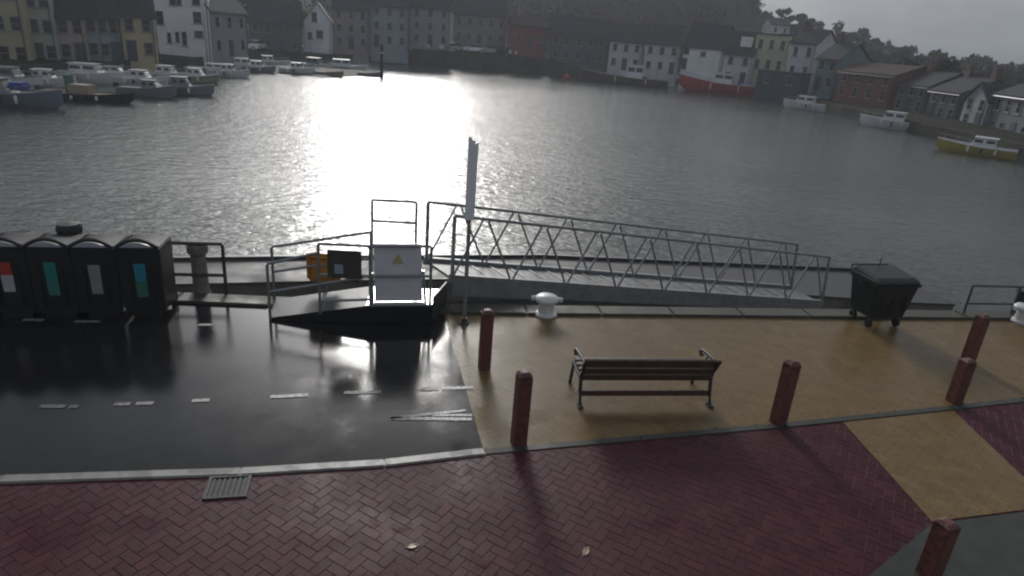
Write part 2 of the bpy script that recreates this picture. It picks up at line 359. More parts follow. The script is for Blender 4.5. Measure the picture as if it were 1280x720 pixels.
for (a, b) in zip(QE[:-1], QE[1:]):
    a, b = Vector((*a, 0)), Vector((*b, 0)); d = b - a; n = max(1, int(d.length / 1.25)); nn = Vector((d.y, -d.x, 0)).normalized()
    for i in range(n):
        p, q = a + d * (i / n) + d.normalized() * .006, a + d * ((i + 1) / n) - d.normalized() * .006
        cop.prism([p, q, q + nn * .38, p + nn * .38], -.28, .045)
tag(cop.build('quay_coping', M['coping'], bevel=.018), 'damp stone coping capping the edge of the near quay', 'coping')
qw = MB()
for (a, b) in zip(QE[:-1], QE[1:]):
    a, b = Vector((*a, 0)), Vector((*b, 0)); nn = Vector((b.y - a.y, a.x - b.x, 0)).normalized()
    qw.prism([a + nn * .05, b + nn * .05, b + nn * .45, a + nn * .45], -4.0, -.28)
tag(qw.build('quay_wall', M['concrete']), 'vertical concrete quay wall dropping to the water below the coping', 'wall')

# road markings
mk = MB()
def dash(x0, y0, x1, y1, wd=.075):
    a, b = G(x0, y0), G(x1, y1); n = (b - a).normalized(); s_ = Vector((-n.y, n.x, 0)) * wd / 2
    mk.add([a - s_, b - s_, b + s_, a + s_], [(0, 1, 2, 3)])
for d in ((50, 508, 82, 508), (86, 509, 98, 508), (143, 505, 163, 505), (170, 504.5, 192, 504), (240, 501, 262, 500), (338, 496, 385, 494), (430, 491, 476, 490), (524, 487, 548, 486), (552, 485.5, 592, 484.5),
          (28, 400, 55, 400), (93, 402, 125, 402), (248, 406, 266, 406)): dash(*d)
dash(488, 523, 582, 513, .05); dash(488, 523, 590, 524, .07); dash(540, 519, 590, 519, .05)
o = mk.build('road_marking', M['paint']); o.location.z = .0035; tag(o, kind='structure')

# low landing pontoon lying below the quay
far_edge = [G(x, y, -1.15) for x, y in ((-140, 322), (220, 326), (430, 323), (677, 322), (1068, 339), (1112, 341))]
near_edge = [Vector((p.x + .45, p.y - (1.6 if i < 4 else 2.4), p.z)) for i, p in enumerate(far_edge)]
pt = thing('landing_pontoon', 'long low grey landing pontoon floating beyond the quay wall', 'pontoon')
MB().prism([(p.x, p.y) for p in far_edge] + [(p.x, p.y) for p in near_edge[::-1]], -2.1, -1.17).build('hull', M['concrete'], pt)
MB().prism([(p.x - .03, p.y + .03) for p in far_edge] + [(p.x, p.y - .03) for p in near_edge[::-1]], -1.169, -1.11).build('deck', M['pontoon'], pt)
fe = MB()
for a, b in zip(far_edge[:-1], far_edge[1:]): fe.beam((a.x, a.y - .06, -1.07), (b.x, b.y - .06, -1.07), .12, .08)
fe.build('edge_timber', M['darksteel'], pt)

# ------------------------------------------------------------------ gangway
NA = Vector((-1.07, 10.90)); NB = Vector((7.30, 14.55)); gd = (NB - NA).normalized(); gn = Vector((-gd.y, gd.x))
GZ0, GZ1, GH, GW = .42, -.84, 1.15, .98
gw = thing('gangway', 'long lattice-sided metal gangway sloping down from the quay to the pontoon', 'gangway', (NA.x, NA.y, 0))
org = Vector((NA.x, NA.y, 0)); GL = (NB - NA).length
def gp(u, side, h):   # along, 0 near / 1 far, height above deck
    q = NA + gd * (u - .20 * side * (1 - u / GL)) + gn * (GW * side); return Vector((q.x, q.y, GZ0 + (GZ1 - GZ0) * u / GL + h)) - org
bays = 8; pitch = GL / bays
for side in (0, 1):
    MB().tube(gp(0, side, GH), gp(GL - .14, side, GH), .028, 10).build('top_rail', M['steel'], gw, smooth=True)
    MB().beam(gp(-.05, side, .02), gp(GL, side, .02), .09, .14).build('bottom_beam', M['steel'], gw)
    MB().tube(gp(0, side, .09), gp(0, side, GH), .035, 8).build('end_post', M['steel'], gw, smooth=True)
    MB().tube(gp(GL - .14, side, GH), gp(GL - .02, side, .09), .033, 8).build('end_post', M['steel'], gw, smooth=True)
    for i in range(bays):
        a = (i + .5) * pitch
        MB().tube(gp(a - pitch * .47, side, .09), gp(a - .05, side, GH - .03), .021, 8).build('brace', M['steel'], gw, smooth=True)
        MB().tube(gp(a + .05, side, GH - .03), gp(min(a + pitch * .47, GL - .05), side, .09), .021, 8).build('brace', M['steel'], gw, smooth=True)
dk = MB(); dk.hexa([gp(0, .05, -.03), gp(GL, .05, -.03), gp(GL, .95, -.03), gp(0, .95, -.03), gp(0, .05, .02), gp(GL, .05, .02), gp(GL, .95, .02), gp(0, .95, .02)])
for i in range(1, int(GL / .4)):
    dk.beam(gp(i * .4, .07, .028), gp(i * .4, .93, .028), .04, .015)
dk.build('deck', M['deckplate'], gw)
sk = MB(); sk.hexa([gp(0, -.055, -.30), gp(GL, -.055, -.16), gp(GL, -.025, -.16), gp(0, -.025, -.30), gp(0, -.055, -.05), gp(GL, -.055, -.05), gp(GL, -.025, -.05), gp(0, -.025, -.05)])
sk.build('side_girder', M['girder'], gw)

# ------------------------------------------------------------------ boarding ramp and platform
A = G(338, 400); B = G(458, 404.5); Cq = G(539, 403)
PH = .30
ea = Vector((-1.62, 10.58, 0)); 
rp = thing('boarding_ramp', 'low dark ramp rising to the bright platform at the head of the gangway', 'ramp', (B.x, B.y, 0))
def rl(p, h): return Vector((p.x - B.x, p.y - B.y, h))
A2 = Vector((-4.0, 10.25, 0)); B2 = Vector((-2.42, 10.52, 0)); C2 = Vector((-1.16, 10.64, 0))
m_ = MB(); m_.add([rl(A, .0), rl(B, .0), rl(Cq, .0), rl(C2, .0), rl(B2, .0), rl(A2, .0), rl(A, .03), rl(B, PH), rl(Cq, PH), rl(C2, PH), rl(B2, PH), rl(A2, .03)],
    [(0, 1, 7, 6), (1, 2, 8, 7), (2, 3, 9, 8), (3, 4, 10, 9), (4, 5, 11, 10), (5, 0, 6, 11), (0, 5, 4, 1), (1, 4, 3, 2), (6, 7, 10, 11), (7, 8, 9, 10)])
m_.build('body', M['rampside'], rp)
t1 = MB(); e = .012
t1.add([rl(A, .03 + e), rl(B, PH + e), rl(B2, PH + e), rl(A2, .03 + e)], [(0, 1, 2, 3)]); o = t1.build('ramp_deck', M['rampdeck'], rp)
t2 = MB(); t2.add([rl(B, PH + e), rl(Cq, PH + e), rl(C2, PH + e), rl(B2, PH + e)], [(0, 1, 2, 3)]); t2.build('platform_deck', M['alu'], rp)
MB().hexa([rl(Cq, .02) + Vector((.012, 0, 0)), rl(Cq, .02) + Vector((.035, 0, 0)), rl(C2, .02) + Vector((.035, 0, 0)), rl(C2, .02) + Vector((.012, 0, 0)), rl(Cq, PH + .16) + Vector((.012, 0, 0)), rl(Cq, PH + .16) + Vector((.035, 0, 0)), rl(C2, PH + .16) + Vector((.035, 0, 0)), rl(C2, PH + .16) + Vector((.012, 0, 0))]).build('side_skirt', M['darksteel'], rp)
lip = MB(); lip.beam(rl(B, PH + .02), rl(Cq, PH + .02), .05, .03); lip.build('edge_strip', M['alu'], rp)
def rail(name, label, legs, rails, r=.024, m='steel', cat='handrail'):
    b0 = Vector(legs[0][0]); t = thing(name, label, cat, b0)
    for p, q in legs: MB().tube(Vector(p) - b0, Vector(q) - b0, r, 8).build('post', M[m], t, smooth=True)
    for p, q in rails: MB().tube(Vector(p) - b0, Vector(q) - b0, r, 8).build('rail', M[m], t, smooth=True)
    return t
up = lambda p, h: Vector((p.x, p.y, h))
def lp(p, q, t): return p + (q - p) * t
def zt(px, py, Y): return PY(px, py, Y).z
Fl = lp(A, B, .52)
# near and far handrails of the ramp
rail('handrail', 'sloping steel handrail along the near edge of the low ramp', [(up(A, 0), up(A, zt(335, 330, A.y)))],
     [(up(A, zt(335, 330, A.y)), up(Fl, zt(398, 316, Fl.y))), (up(A, zt(335, 365, A.y)), up(lp(A, B, .97), zt(455, 347, B.y)))])
rail('handrail', 'sloping steel handrail along the water side of the low ramp', [(up(A2, 0), up(A2, zt(341, 309, A2.y))), (up(B2, PH), up(B2, zt(460, 290, B2.y)))],
     [(up(A2, zt(341, 309, A2.y)), up(B2, zt(460, 290, B2.y))), (up(A2, zt(343, 340, A2.y)), up(B2, zt(460, 322, B2.y)))])
# front railing of the platform, with gate panel
RT = zt(462, 308, B.y)
fb, fc = lp(B, Cq, .06), lp(B, Cq, .97)
rail('railing', 'level steel railing across the front of the boarding platform', [(up(Fl, .14), up(Fl, RT)), (up(fb, PH), up(fb, RT)), (up(fc, PH), up(fc, RT))],
     [(up(Fl, RT), up(fb, RT)), (up(fb, RT), up(fc, RT)), (up(Fl, RT - .5), up(fb, RT - .5)), (up(fb, RT - .5), up(fc, RT - .5)), (up(Fl, .36), up(fb, .42))], cat='railing')
# tall portal frame at the back of the platform
pa, pb = B2 + Vector((.05, -.12, 0)), Vector((-1.66, 10.48, 0))
rail('portal_frame', 'tall slim steel portal frame rising above the platform', [(up(pa, PH), up(pa, 1.86)), (up(pb, PH), up(pb, 1.86))], [(up(pa, 1.86), up(pb, 1.86)), (up(pa, 1.51), up(pb, 1.51))], r=.022, cat='gate frame')
# gate panel
gdir = (Cq - B).normalized(); gq = lambda t, off, h: up(lp(B, Cq, t) + Vector((-gdir.y, gdir.x, 0)) * off, h)
gt = thing('gate_panel', 'pale grey gate panel with a yellow warning triangle on the platform', 'gate', lp(B, Cq, .13)); g0 = lp(B, Cq, .13)
MB().extr([gq(.13, .05, PH + .06) - g0, gq(.86, .05, PH + .06) - g0, gq(.82, .05, RT + .02) - g0, gq(.11, .05, RT + .02) - g0], 0, Vector((-gdir.y, gdir.x, 0)) * .03).build('board', M['panel'], gt, bevel=.006)
tri = lambda s_, cz: [gq(.47 - s_, .036, cz - s_ * .75) - g0, gq(.47 + s_, .036, cz - s_ * .75) - g0, gq(.47, .036, cz + s_ * .95) - g0]
MB().extr(tri(.09, RT - .23), 0, Vector((-gdir.y, gdir.x, 0)) * .010).build('warning_triangle', M['yellow'], gt)
ed = MB()
ed.beam(gq(.095, .03, PH + .03) - g0, gq(.085, .03, .86) - g0, .045, .03); ed.beam(gq(.09, .03, PH + .03) - g0, gq(.90, .03, PH + .03) - g0, .03, .05); ed.beam(gq(.90, .03, PH + .03) - g0, gq(.855, .03, .9) - g0, .04, .03)
ed.build('bright_edging', M['alu'], gt)
# dark notice board on the front rail
nb = thing('notice_board', 'dark brown notice board with a pale blue patch hung on the platform railing', 'sign', up(lp(A, B, .60), RT - .50)); n0 = up(lp(A, B, .60), RT - .50)
rd = (B - A).normalized(); rn = Vector((-rd.y, rd.x, 0)); P_ = lambda x, z: n0 + rd * x + rn * -.035 + Vector((0, 0, z)) - n0
MB().extr([P_(.02, -.03), P_(.54, -.03), P_(.54, .43), P_(.02, .43)], 0, rn * -.02).build('board', M['signdark'], nb, bevel=.004)
MB().extr([P_(.13, .05) + rn * -.021, P_(.26, .05) + rn * -.021, P_(.26, .2) + rn * -.021, P_(.13, .2) + rn * -.021], 0, rn * -.004).build('pale_patch', M['signpatch'], nb)
# orange lifebuoy housing behind the rail
ob = thing('lifebuoy_housing', 'orange lifebuoy housing on a post behind the dark notice board', 'lifebuoy housing', (-3.22, 10.50, -.02))
MB().box((0, 0, .62), (.56, .2, .52)).build('housing', M['orange'], ob, bevel=.05)
MB().box((0, -.11, .62), (.40, .03, .36)).build('door', M['orange'], ob, bevel=.02)
MB().tube((0, .05, 0), (0, .05, .4), .04).build('post', M['steel'], ob)

# ------------------------------------------------------------------ tall narrow sign post
sp = G(580, 404); ps = thing('sign_post', 'tall slim post carrying a narrow pale vertical sign in front of the gangway', 'sign post', sp)
MB().tube((0, 0, 0), (0, 0, 3.0), .032, 12).build('pole', M['signpole'], ps, smooth=True)
MB().lathe([(.09, 0), (.09, .015), (.05, .03), (.045, .10)], n=16).build('base_collar', M['darksteel'], ps)
bl = MB(); a_ = rad(62); dx, dy = math.cos(a_), math.sin(a_)
bl.extr([(-.075, -.05, 1.78), (.075, -.05, 1.78), (.085, -.05, 2.98), (.02, -.05, 2.95), (-.02, -.05, 3.04), (-.07, -.05, 3.06)], 0, (0, .03, 0))
bl.build('sign_blade', M['signpale'], ps, bevel=.004)
cb = MB(); cb.box((0, -.015, 2.0), (.09, .06, .04)); cb.box((0, -.015, 2.8), (.09, .06, .04)); cb.build('clamp', M['darksteel'], ps)

# ------------------------------------------------------------------ quayside rails, mooring bollards
r0, r1 = G(221, 368), G(285, 369)
r0 = Vector((r0.x, r0.y - .05, 0)); r1 = Vector((r1.x, r1.y - .05, 0))
rail('guard_rail', 'short dark guard rail panel between the row of bins and the ramp', [(r0, up(r0, .93)), (r1, up(r1, .93))], [(up(r0, .93), up(r1, .93)), (up(r0, .38), up(r1, .38))], r=.03, m='darksteel', cat='railing')
q0, q1, q2 = Vector((8.95, 12.25, 0)), Vector((10.0, 12.42, 0)), Vector((13.5, 13.02, 0))
rail('guard_rail', 'low guard rail at the right edge of the quay past the wheelie bin', [(q0, up(q0, .62)), (q1, up(q1, .62)), (q2, up(q2, .62))], [(up(q0, .62), up(q2, .62)), (up(q0, .25), up(q1, .25))], r=.022, m='darksteel', cat='railing')
mp_ = G(253, 366); t = thing('mooring_post', 'weathered stone-coloured mooring post with a wider cap behind the guard rail', 'mooring post', (mp_.x, mp_.y - .02, 0))
MB().lathe([(.15, 0), (.13, .06), (.12, .70)], n=18).build('shaft', M['oldpile'], t, smooth=True)
MB().lathe([(.12, .70), (.165, .74), (.165, .86), (.12, .91), (.03, .92)], n=18).build('cap', M['oldpile'], t, smooth=True)
mq = Vector((-6.95, 9.72, 0)); t = thing('mooring_post', 'dark flat-headed mooring post rising behind the second recycling bin', 'mooring post', mq)
MB().lathe([(.16, 0), (.12, .1), (.11, 1.06)], n=18).build('shaft', M['iron'], t, smooth=True)
MB().lathe([(.11, 1.06), (.165, 1.11), (.185, 1.21), (.16, 1.28), (.04, 1.30)], n=18).build('head', M['iron'], t, smooth=True)
def moor(loc, label):
    t = thing('mooring_bollard', label, 'mooring bollard', loc, 0, 'white mooring bollards on the quay edge')
    MB().lathe([(.20, 0), (.20, .03), (.14, .06), (.13, .22)], n=20).build('stem', M['whitepaint'], t, smooth=True)
    MB().lathe([(.13, .22), (.20, .26), (.21, .31), (.17, .35), (.05, .37)], n=20).build('head', M['whitepaint'], t, smooth=True)
    MB().tube((-.27, 0, .29), (.27, 0, .29), .045, 12).build('horn', M['whitepaint'], t, smooth=True)
    return t
b0 = moor((.62, 10.62, .0), 'white mooring bollard on the quay edge under the gangway')
dup(b0, 'white mooring bollard on the quay edge past the wheelie bin', (10.02, 12.12, 0), rad(10))
t = thing('storage_box', 'dark blue storage box by the guard rail at the edge of the quay', 'box', (10.45, 12.36, .04), rad(10))
MB().box((0, 0, .22), (.7, .5, .44)).build('body', M['binnavy'], t, bevel=.03); MB().box((0, 0, .465), (.74, .54, .05)).build('lid', M['binnavy'], t, bevel=.015)

# ------------------------------------------------------------------ recycling bins
def recycling_bin(label, stickers, loc, rz):
    t = thing('recycling_bin', label, 'recycling bin', loc, rz, 'recycling bins in a row by the quay')
    b = MB(); w0, w1, d0, d1 = .285, .30, .315, .33
    b.hexa([(-w0, -d0, .10), (w0, -d0, .10), (w0, d0, .10), (-w0, d0, .10), (-w1, -d1, 1.12), (w1, -d1, 1.12), (w1, d1, 1.12), (-w1, d1, 1.12)])
    for sx in (-.15, .15): b.box((sx, -d1 + .005, .62), (.03, .05, .8), m=Matrix.Rotation(rad(-3.4), 4, 'X'))
    b.build('body', M['binblack'], t, bevel=.035, seg=3)
    MB().box((0, 0, 1.125), (.60, .70, .05)).build('rim', M['binblack'], t, bevel=.018)
    n = 12; lid = MB(); ring = lambda y, k: [(-.285 + .57 * i / n, y, 1.15 + k * math.sin(math.pi * i / n)) for i in range(n + 1)]
    a, c, d = ring(-.33, .07), ring(-.05, .045), ring(.34, .0)
    vs = a + c + d + [(-.285, -.34, 1.145), (.285, -.34, 1.145), (-.285, .34, 1.145), (.285, .34, 1.145)]; fs = []
    for r_ in (0, 1):
        for i in range(n): fs.append((r_*(n+1) + i, r_*(n+1) + i + 1, (r_+1)*(n+1) + i + 1, (r_+1)*(n+1) + i))
    k = 3 * (n + 1); fs.append(tuple([k + 1, k] + list(range(0, n + 1)))); fs.append(tuple([k + 2, k + 3] + list(range(3*(n+1) - 1, 2*(n+1) - 1, -1))))
    lid.add(vs, fs).build('lid', M['binlid'], t, smooth=True)
    hood = MB(); pts = [(-.30 + .60 * i / n, -.36, 1.155 + .125 * math.sin(math.pi * i / n)) for i in range(n + 1)]
    hood.pipe(pts, .028, 8); hood.build('lid_edge', M['binblack'], t, smooth=True)
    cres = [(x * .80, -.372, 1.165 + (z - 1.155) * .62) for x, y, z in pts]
    MB().extr(cres, 0, (0, .02, 0)).build('lid_sheen', M['lidsheen'], t)  # crescent of reflected sky, put into the colour of a thin plate
    for z0, z1, mk_ in stickers:
        f = lambda z: -d0 - (d1 - d0) * (z - .1) / 1.02 - .012
        MB().extr([(-.075, f(z0), z0), (.075, f(z0), z0), (.08, f(z1), z1), (-.08, f(z1), z1)], 0, (0, -.006, 0)).build('sticker', M[mk_], t)
    for sx in (-.25, .25):
        wh = MB().pipe([(sx - .03, .27, .11), (sx + .03, .27, .11)], .11, 18).build('wheel', M['rubber'], t, smooth=True)
    MB().pipe([(-.24, .40, 1.06), (.24, .40, 1.06)], .017, 8).build('handle', M['binblack'], t)
    MB().box((0, -.24, .06), (.40, .06, .12)).build('foot', M['binblack'], t)
    return t
bdir = rad(12.5)
bc = [(27, 'st'), ]
specs = [('black recycling bin with a red and white sticker, leftmost complete bin of the row', [(.46, .72, 'st_white'), (.72, .92, 'st_red')]),
         ('black recycling bin with a tall teal sticker between the red and grey stickered bins', [(.40, .62, 'st_mint'), (.62, .92, 'st_teal')]),
         ('black recycling bin with a pale grey sticker, third in the row of bins', [(.42, .88, 'st_grey')]),
         ('black recycling bin with a cyan and green sticker nearest the guard rail', [(.36, .62, 'st_green'), (.62, .90, 'st_cyan')])]
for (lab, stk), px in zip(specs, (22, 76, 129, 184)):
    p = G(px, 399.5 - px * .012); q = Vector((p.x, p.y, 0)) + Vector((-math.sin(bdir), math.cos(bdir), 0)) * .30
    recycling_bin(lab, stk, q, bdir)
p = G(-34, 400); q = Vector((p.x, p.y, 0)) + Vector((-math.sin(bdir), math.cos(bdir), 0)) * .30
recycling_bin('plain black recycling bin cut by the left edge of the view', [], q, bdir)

# ------------------------------------------------------------------ large wheelie bin
wb = thing('wheelie_bin', 'large dark green four-wheeled waste bin standing on the buff paving by the gangway foot', 'wheelie bin', (6.80, 11.50, 0), rad(14)); wb.scale = (.90, .90, .88)
b = MB(); b.hexa([(-.40, -.30, .22), (.40, -.30, .22), (.40, .30, .22), (-.40, .30, .22), (-.50, -.38, .95), (.50, -.38, .95), (.50, .38, .95), (-.50, .38, .95)])
for sx in (-.28, 0, .28): b.box((sx, -.355, .58), (.05, .05, .62), m=Matrix.Rotation(rad(-6), 4, 'X'))
b.build('body', M['bingreen'], wb, bevel=.04, seg=3)
MB().box((0, 0, .965), (1.06, .82, .06)).build('rim', M['bingreen'], wb, bevel=.02)
lid = MB(); lid.hexa([(-.52, -.42, .998), (.52, -.42, .998), (.52, .42, .998), (-.52, .42, .998), (-.47, -.30, 1.09), (.47, -.30, 1.09), (.47, .38, 1.16), (-.47, .38, 1.16)]); lid.build('lid', M['bingreen'], wb, bevel=.03, seg=3)
MB().pipe([(-.44, .46, 1.0), (-.44, .50, 1.12), (.44, .50, 1.12), (.44, .46, 1.0)], .018, 8).build('handle', M['darksteel'], wb)
MB().tube((.04, .3, 1.12), (.07, .32, 1.32), .012, 6).build('lid_lever', M['darksteel'], wb)
for sx in (-1, 1):
    MB().tube((sx * .50, 0, .90), (sx * .60, 0, .90), .035, 10).build('trunnion', M['darksteel'], wb)
    for sy in (-1, 1):
        wl = MB().pipe([(sx * .33 - .025, sy * .23, .09), (sx * .33 + .025, sy * .23, .09)], .09, 16).build('wheel', M['rubber'], wb, smooth=True)
        MB().box((sx * .33, sy * .23, .19), (.07, .09, .08)).build('caster_fork', M['darksteel'], wb)

# ------------------------------------------------------------------ bollards
def bollard_mesh():
    b = MB(); h = 1.0; a = .095
    b.hexa([(-a, -a, -.05), (a, -a, -.05), (a, a, -.05), (-a, a, -.05), (-a, -a, h - .05), (a, -a, h - .05), (a, a, h - .05), (-a, a, h - .05)])
    return b
bt = bollard_mesh(); bt.add([(-.095, -.095, .952), (.095, -.095, .952), (.095, .095, .952), (-.095, .095, .952), (-.05, -.05, 1.0), (.05, -.05, 1.0), (.05, .05, 1.0), (-.05, .05, 1.0)], [(0, 1, 5, 4), (1, 2, 6, 5), (2, 3, 7, 6), (3, 0, 4, 7), (4, 5, 6, 7)])
GB = 'rust red bollards edging the paving'
spots = [((605, 460), 'square rust-red bollard nearest the tall sign post', .92), ((648, 553), 'square rust-red bollard at the kerb corner left of the bench', .96),
         ((972, 528), 'square rust-red bollard at the kerb right of the bench', .92), ((1192, 502), 'square rust-red bollard standing at the end of the pale crossing strip', .70),
         ((1209, 452), 'far rust-red bollard nearest the large waste bin', .86), ((1160, 719), 'rust-red bollard on the grey side road at the bottom corner', .64)]
first = None
for i, ((px, py), lab, h) in enumerate(spots):
    p = G(px, py)
    if first is None:
        first = tag(bt.build('bollard', M['post'], None, bevel=.010), lab, 'bollard', GB); o = first
    else:
        o = first.copy(); S.collection.objects.link(o); o['label'] = lab
    o.location = p; o.rotation_euler = (0, 0, rad(14 + 5 * (i % 3))); o.scale = (.86, .86, h)

# ------------------------------------------------------------------ bench
bp0, bp1 = Vector((.98, 7.66, 0)), Vector((2.83, 7.95, 0)); bl_ = (bp1 - bp0).length; brz = math.atan2(bp1.y - bp0.y, bp1.x - bp0.x)
bn = thing('park_bench', 'dark slatted park bench with iron ends facing the water', 'bench', bp0, brz); bn.scale = (1, 1, .94)
bk = MB()
for z in (.40, .52, .66): bk.box((bl_ / 2, .03 - (z - .5) * .30, z), (bl_ - .06, .045, .105 if z < .6 else .135), m=Matrix.Rotation(rad(16), 4, 'X'))
bk.build('backrest', M['benchwood'], bn, bevel=.008)
st_ = MB()
for k in range(4): st_.box((bl_ / 2, .13 + k * .115, .41 + (.012 * k)), (bl_ - .06, .095, .035))
st_.build('seat', M['benchwood'], bn, bevel=.008)
for x in (.03, bl_ - .03):
    fr = MB()
    fr.pipe([(x, -.10, .74), (x, .0, .56), (x, .06, .40), (x, .02, .2), (x, -.06, 0)], .026, 8)
    fr.pipe([(x, .06, .385), (x, .30, .375), (x, .50, .40), (x, .53, .2), (x, .58, 0)], .024, 8)
    fr.build('end_frame', M['iron'], bn, smooth=True)
    MB().pipe([(x, -.05, .66), (x, .12, .67), (x, .34, .65), (x, .46, .63), (x, .50, .58), (x, .47, .54), (x, .43, .56)], .024, 8).build('armrest', M['iron'], bn, smooth=True)
    MB().box((x, -.06, .012), (.07, .12, .024)).build('foot', M['iron'], bn)
MB().box((bl_ / 2, .03, .16), (bl_ - .06, .035, .085)).build('stretcher', M['benchwood'], bn, bevel=.006)
MB().pipe([(bl_ - .22, -.085, .76), (bl_ - .215, -.08, .80), (bl_ - .20, -.075, .81)], .014, 8).build('finial', M['iron'], bn)

# ------------------------------------------------------------------ drain, leaves
dc = G(285, 609); dg = thing('drain_grate', 'square iron drain grate set in the red brick beside the kerb', 'drain', (dc.x, dc.y, 0), rad(13))
fm = MB()
for sx in (-.19, .19): fm.box((sx, 0, .008), (.035, .36, .016))
for sy in (-.165, .165): fm.box((0, sy, .008), (.345, .03, .016))
fm.build('frame', M['iron'], dg)
br_ = MB()
for k in range(7): br_.box((-.15 + k * .05, 0, .006), (.022, .30, .008))
br_.build('bars', M['iron'], dg)
MB().box((0, 0, .0025), (.345, .30, .003)).build('gully', M['rubber'], dg)
for (px, py), rz, lab in (((515, 683), .3, 'small pale leaf lying flat on the red bricks, the left of two'), ((732, 690), 1.1, 'small pale leaf lying flat on the red bricks, the right of two')):
    p = G(px, py); n = 12; pts = [(.055 * math.cos(2*math.pi*k/n) * (1.5 if k in (0, 6) else 1), .032 * math.sin(2*math.pi*k/n), .004 + .004 * math.sin(k * 1.7)) for k in range(n)]
    o = MB().extr(pts, 0, (0, 0, .0025)).build('fallen_leaf', M['leaf']); tag(o, lab, 'leaf', 'fallen leaves on the brick path'); o.location = p + Vector((0, 0, .003)); o.rotation_euler = (0, 0, rz)

# ================================================================== far shore
SH = [(-400, 150), (-150, 112), (0, 101), (120, 93), (250, 83), (330, 75), (420, 76), (480, 78), (520, 81), (640, 89), (715, 96), (850, 106), (940, 118), (1050, 143), (1150, 168), (1280, 199), (1450, 240)]
shore = [G(x, y, WATER) for x, y in SH]
shaz = [math.atan2(p.x, p.y) for p in shore]; shd = [math.hypot(p.x, p.y) for p in shore]
def lerp_tab(xs, ys, x):
    if x <= xs[0]: return ys[0]
    for i in range(len(xs) - 1):
        if x <= xs[i + 1]: return ys[i] + (ys[i + 1] - ys[i]) * (x - xs[i]) / (xs[i + 1] - xs[i])
    return ys[-1]
az_of = lambda px: math.atan2(ray(px, 60).x, ray(px, 60).y)
HM = [(-200, 14), (0, 15), (300, 15), (600, 17), (720, 30), (800, 38), (880, 42), (912, 25), (950, 17.0), (1000, 13.5), (1050, 10.5), (1120, 7.0), (1200, 4.0), (1280, 3.4), (1400, 3)]
hm_az = [az_of(x) for x, _ in HM]; hm_h = [h for _, h in HM]
rq_x = [az_of(x) for x in (470, 520, 690, 745)]
def rq(az): return lerp_tab(rq_x, [0, 1.7, 1.7, 0], az)
def terrain(az, s):
    hm = lerp_tab(hm_az, hm_h, az); t = min(1, max(0, (s - 26) / 115)); t = t * t * (3 - 2 * t)
    return -.75 + rq(az) + min(1, s / 26) * .6 + (hm + .15) * t + .5 * math.sin(s * .13 + az * 9) * t
NA_, SS = 90, [0, 4, 9, 15, 22, 30, 40, 52, 66, 82, 100, 120, 145, 175, 210, 260]
a0, a1 = shaz[0], shaz[-1]; vs = []; fs = []
for i in range(NA_ + 1):
    az = a0 + (a1 - a0) * i / NA_; d0 = lerp_tab(shaz, shd, az)
    for s_ in SS: vs.append((math.sin(az) * (d0 + s_), math.cos(az) * (d0 + s_), terrain(az, s_)))
K = len(SS)
for i in range(NA_):
    for j in range(K - 1): fs.append((i*K + j, i*K + j + 1, (i+1)*K + j + 1, (i+1)*K + j))
hl = MB().add(vs, fs).build('hills', M['bank'], smooth=True); tag(hl, kind='structure')
fw = MB()
for i in range(NA_):
    p = []; topz = -.62 + rq(a0 + (a1 - a0) * (i + .5) / NA_)
    for az in (a0 + (a1 - a0) * i / NA_, a0 + (a1 - a0) * (i + 1) / NA_):
        d0 = lerp_tab(shaz, shd, az)
        p += [(math.sin(az) * (d0 - .4), math.cos(az) * (d0 - .4)), (math.sin(az) * (d0 + .3), math.cos(az) * (d0 + .3))]
    fw.prism([p[0], p[2], p[3], p[1]], -4, topz)
tag(fw.build('far_quay_wall', M['farquay']), 'dark stone quay wall running round the far side of the harbour', 'wall')
# mud spit under the moored boats
sp_px = [(362, 93), (400, 98), (440, 96), (482, 94), (481, 82), (440, 78), (380, 82), (300, 80), (310, 90)]
cen = G(425, 89, WATER); vs = [(*(G(x, y, WATER)).xy, WATER - .05) for x, y in sp_px]; n = len(vs)
inn = [(cen.x + (v[0] - cen.x) * .6, cen.y + (v[1] - cen.y) * .6, WATER + .35) for v in vs]
tag(MB().add(vs + inn + [(cen.x, cen.y, WATER + .5)], [(i, (i+1) % n, n + (i+1) % n, n + i) for i in range(n)] + [(n + i, n + (i+1) % n, 2*n) for i in range(n)]).build('mud_bank', M['mud'], smooth=True), kind='structure')

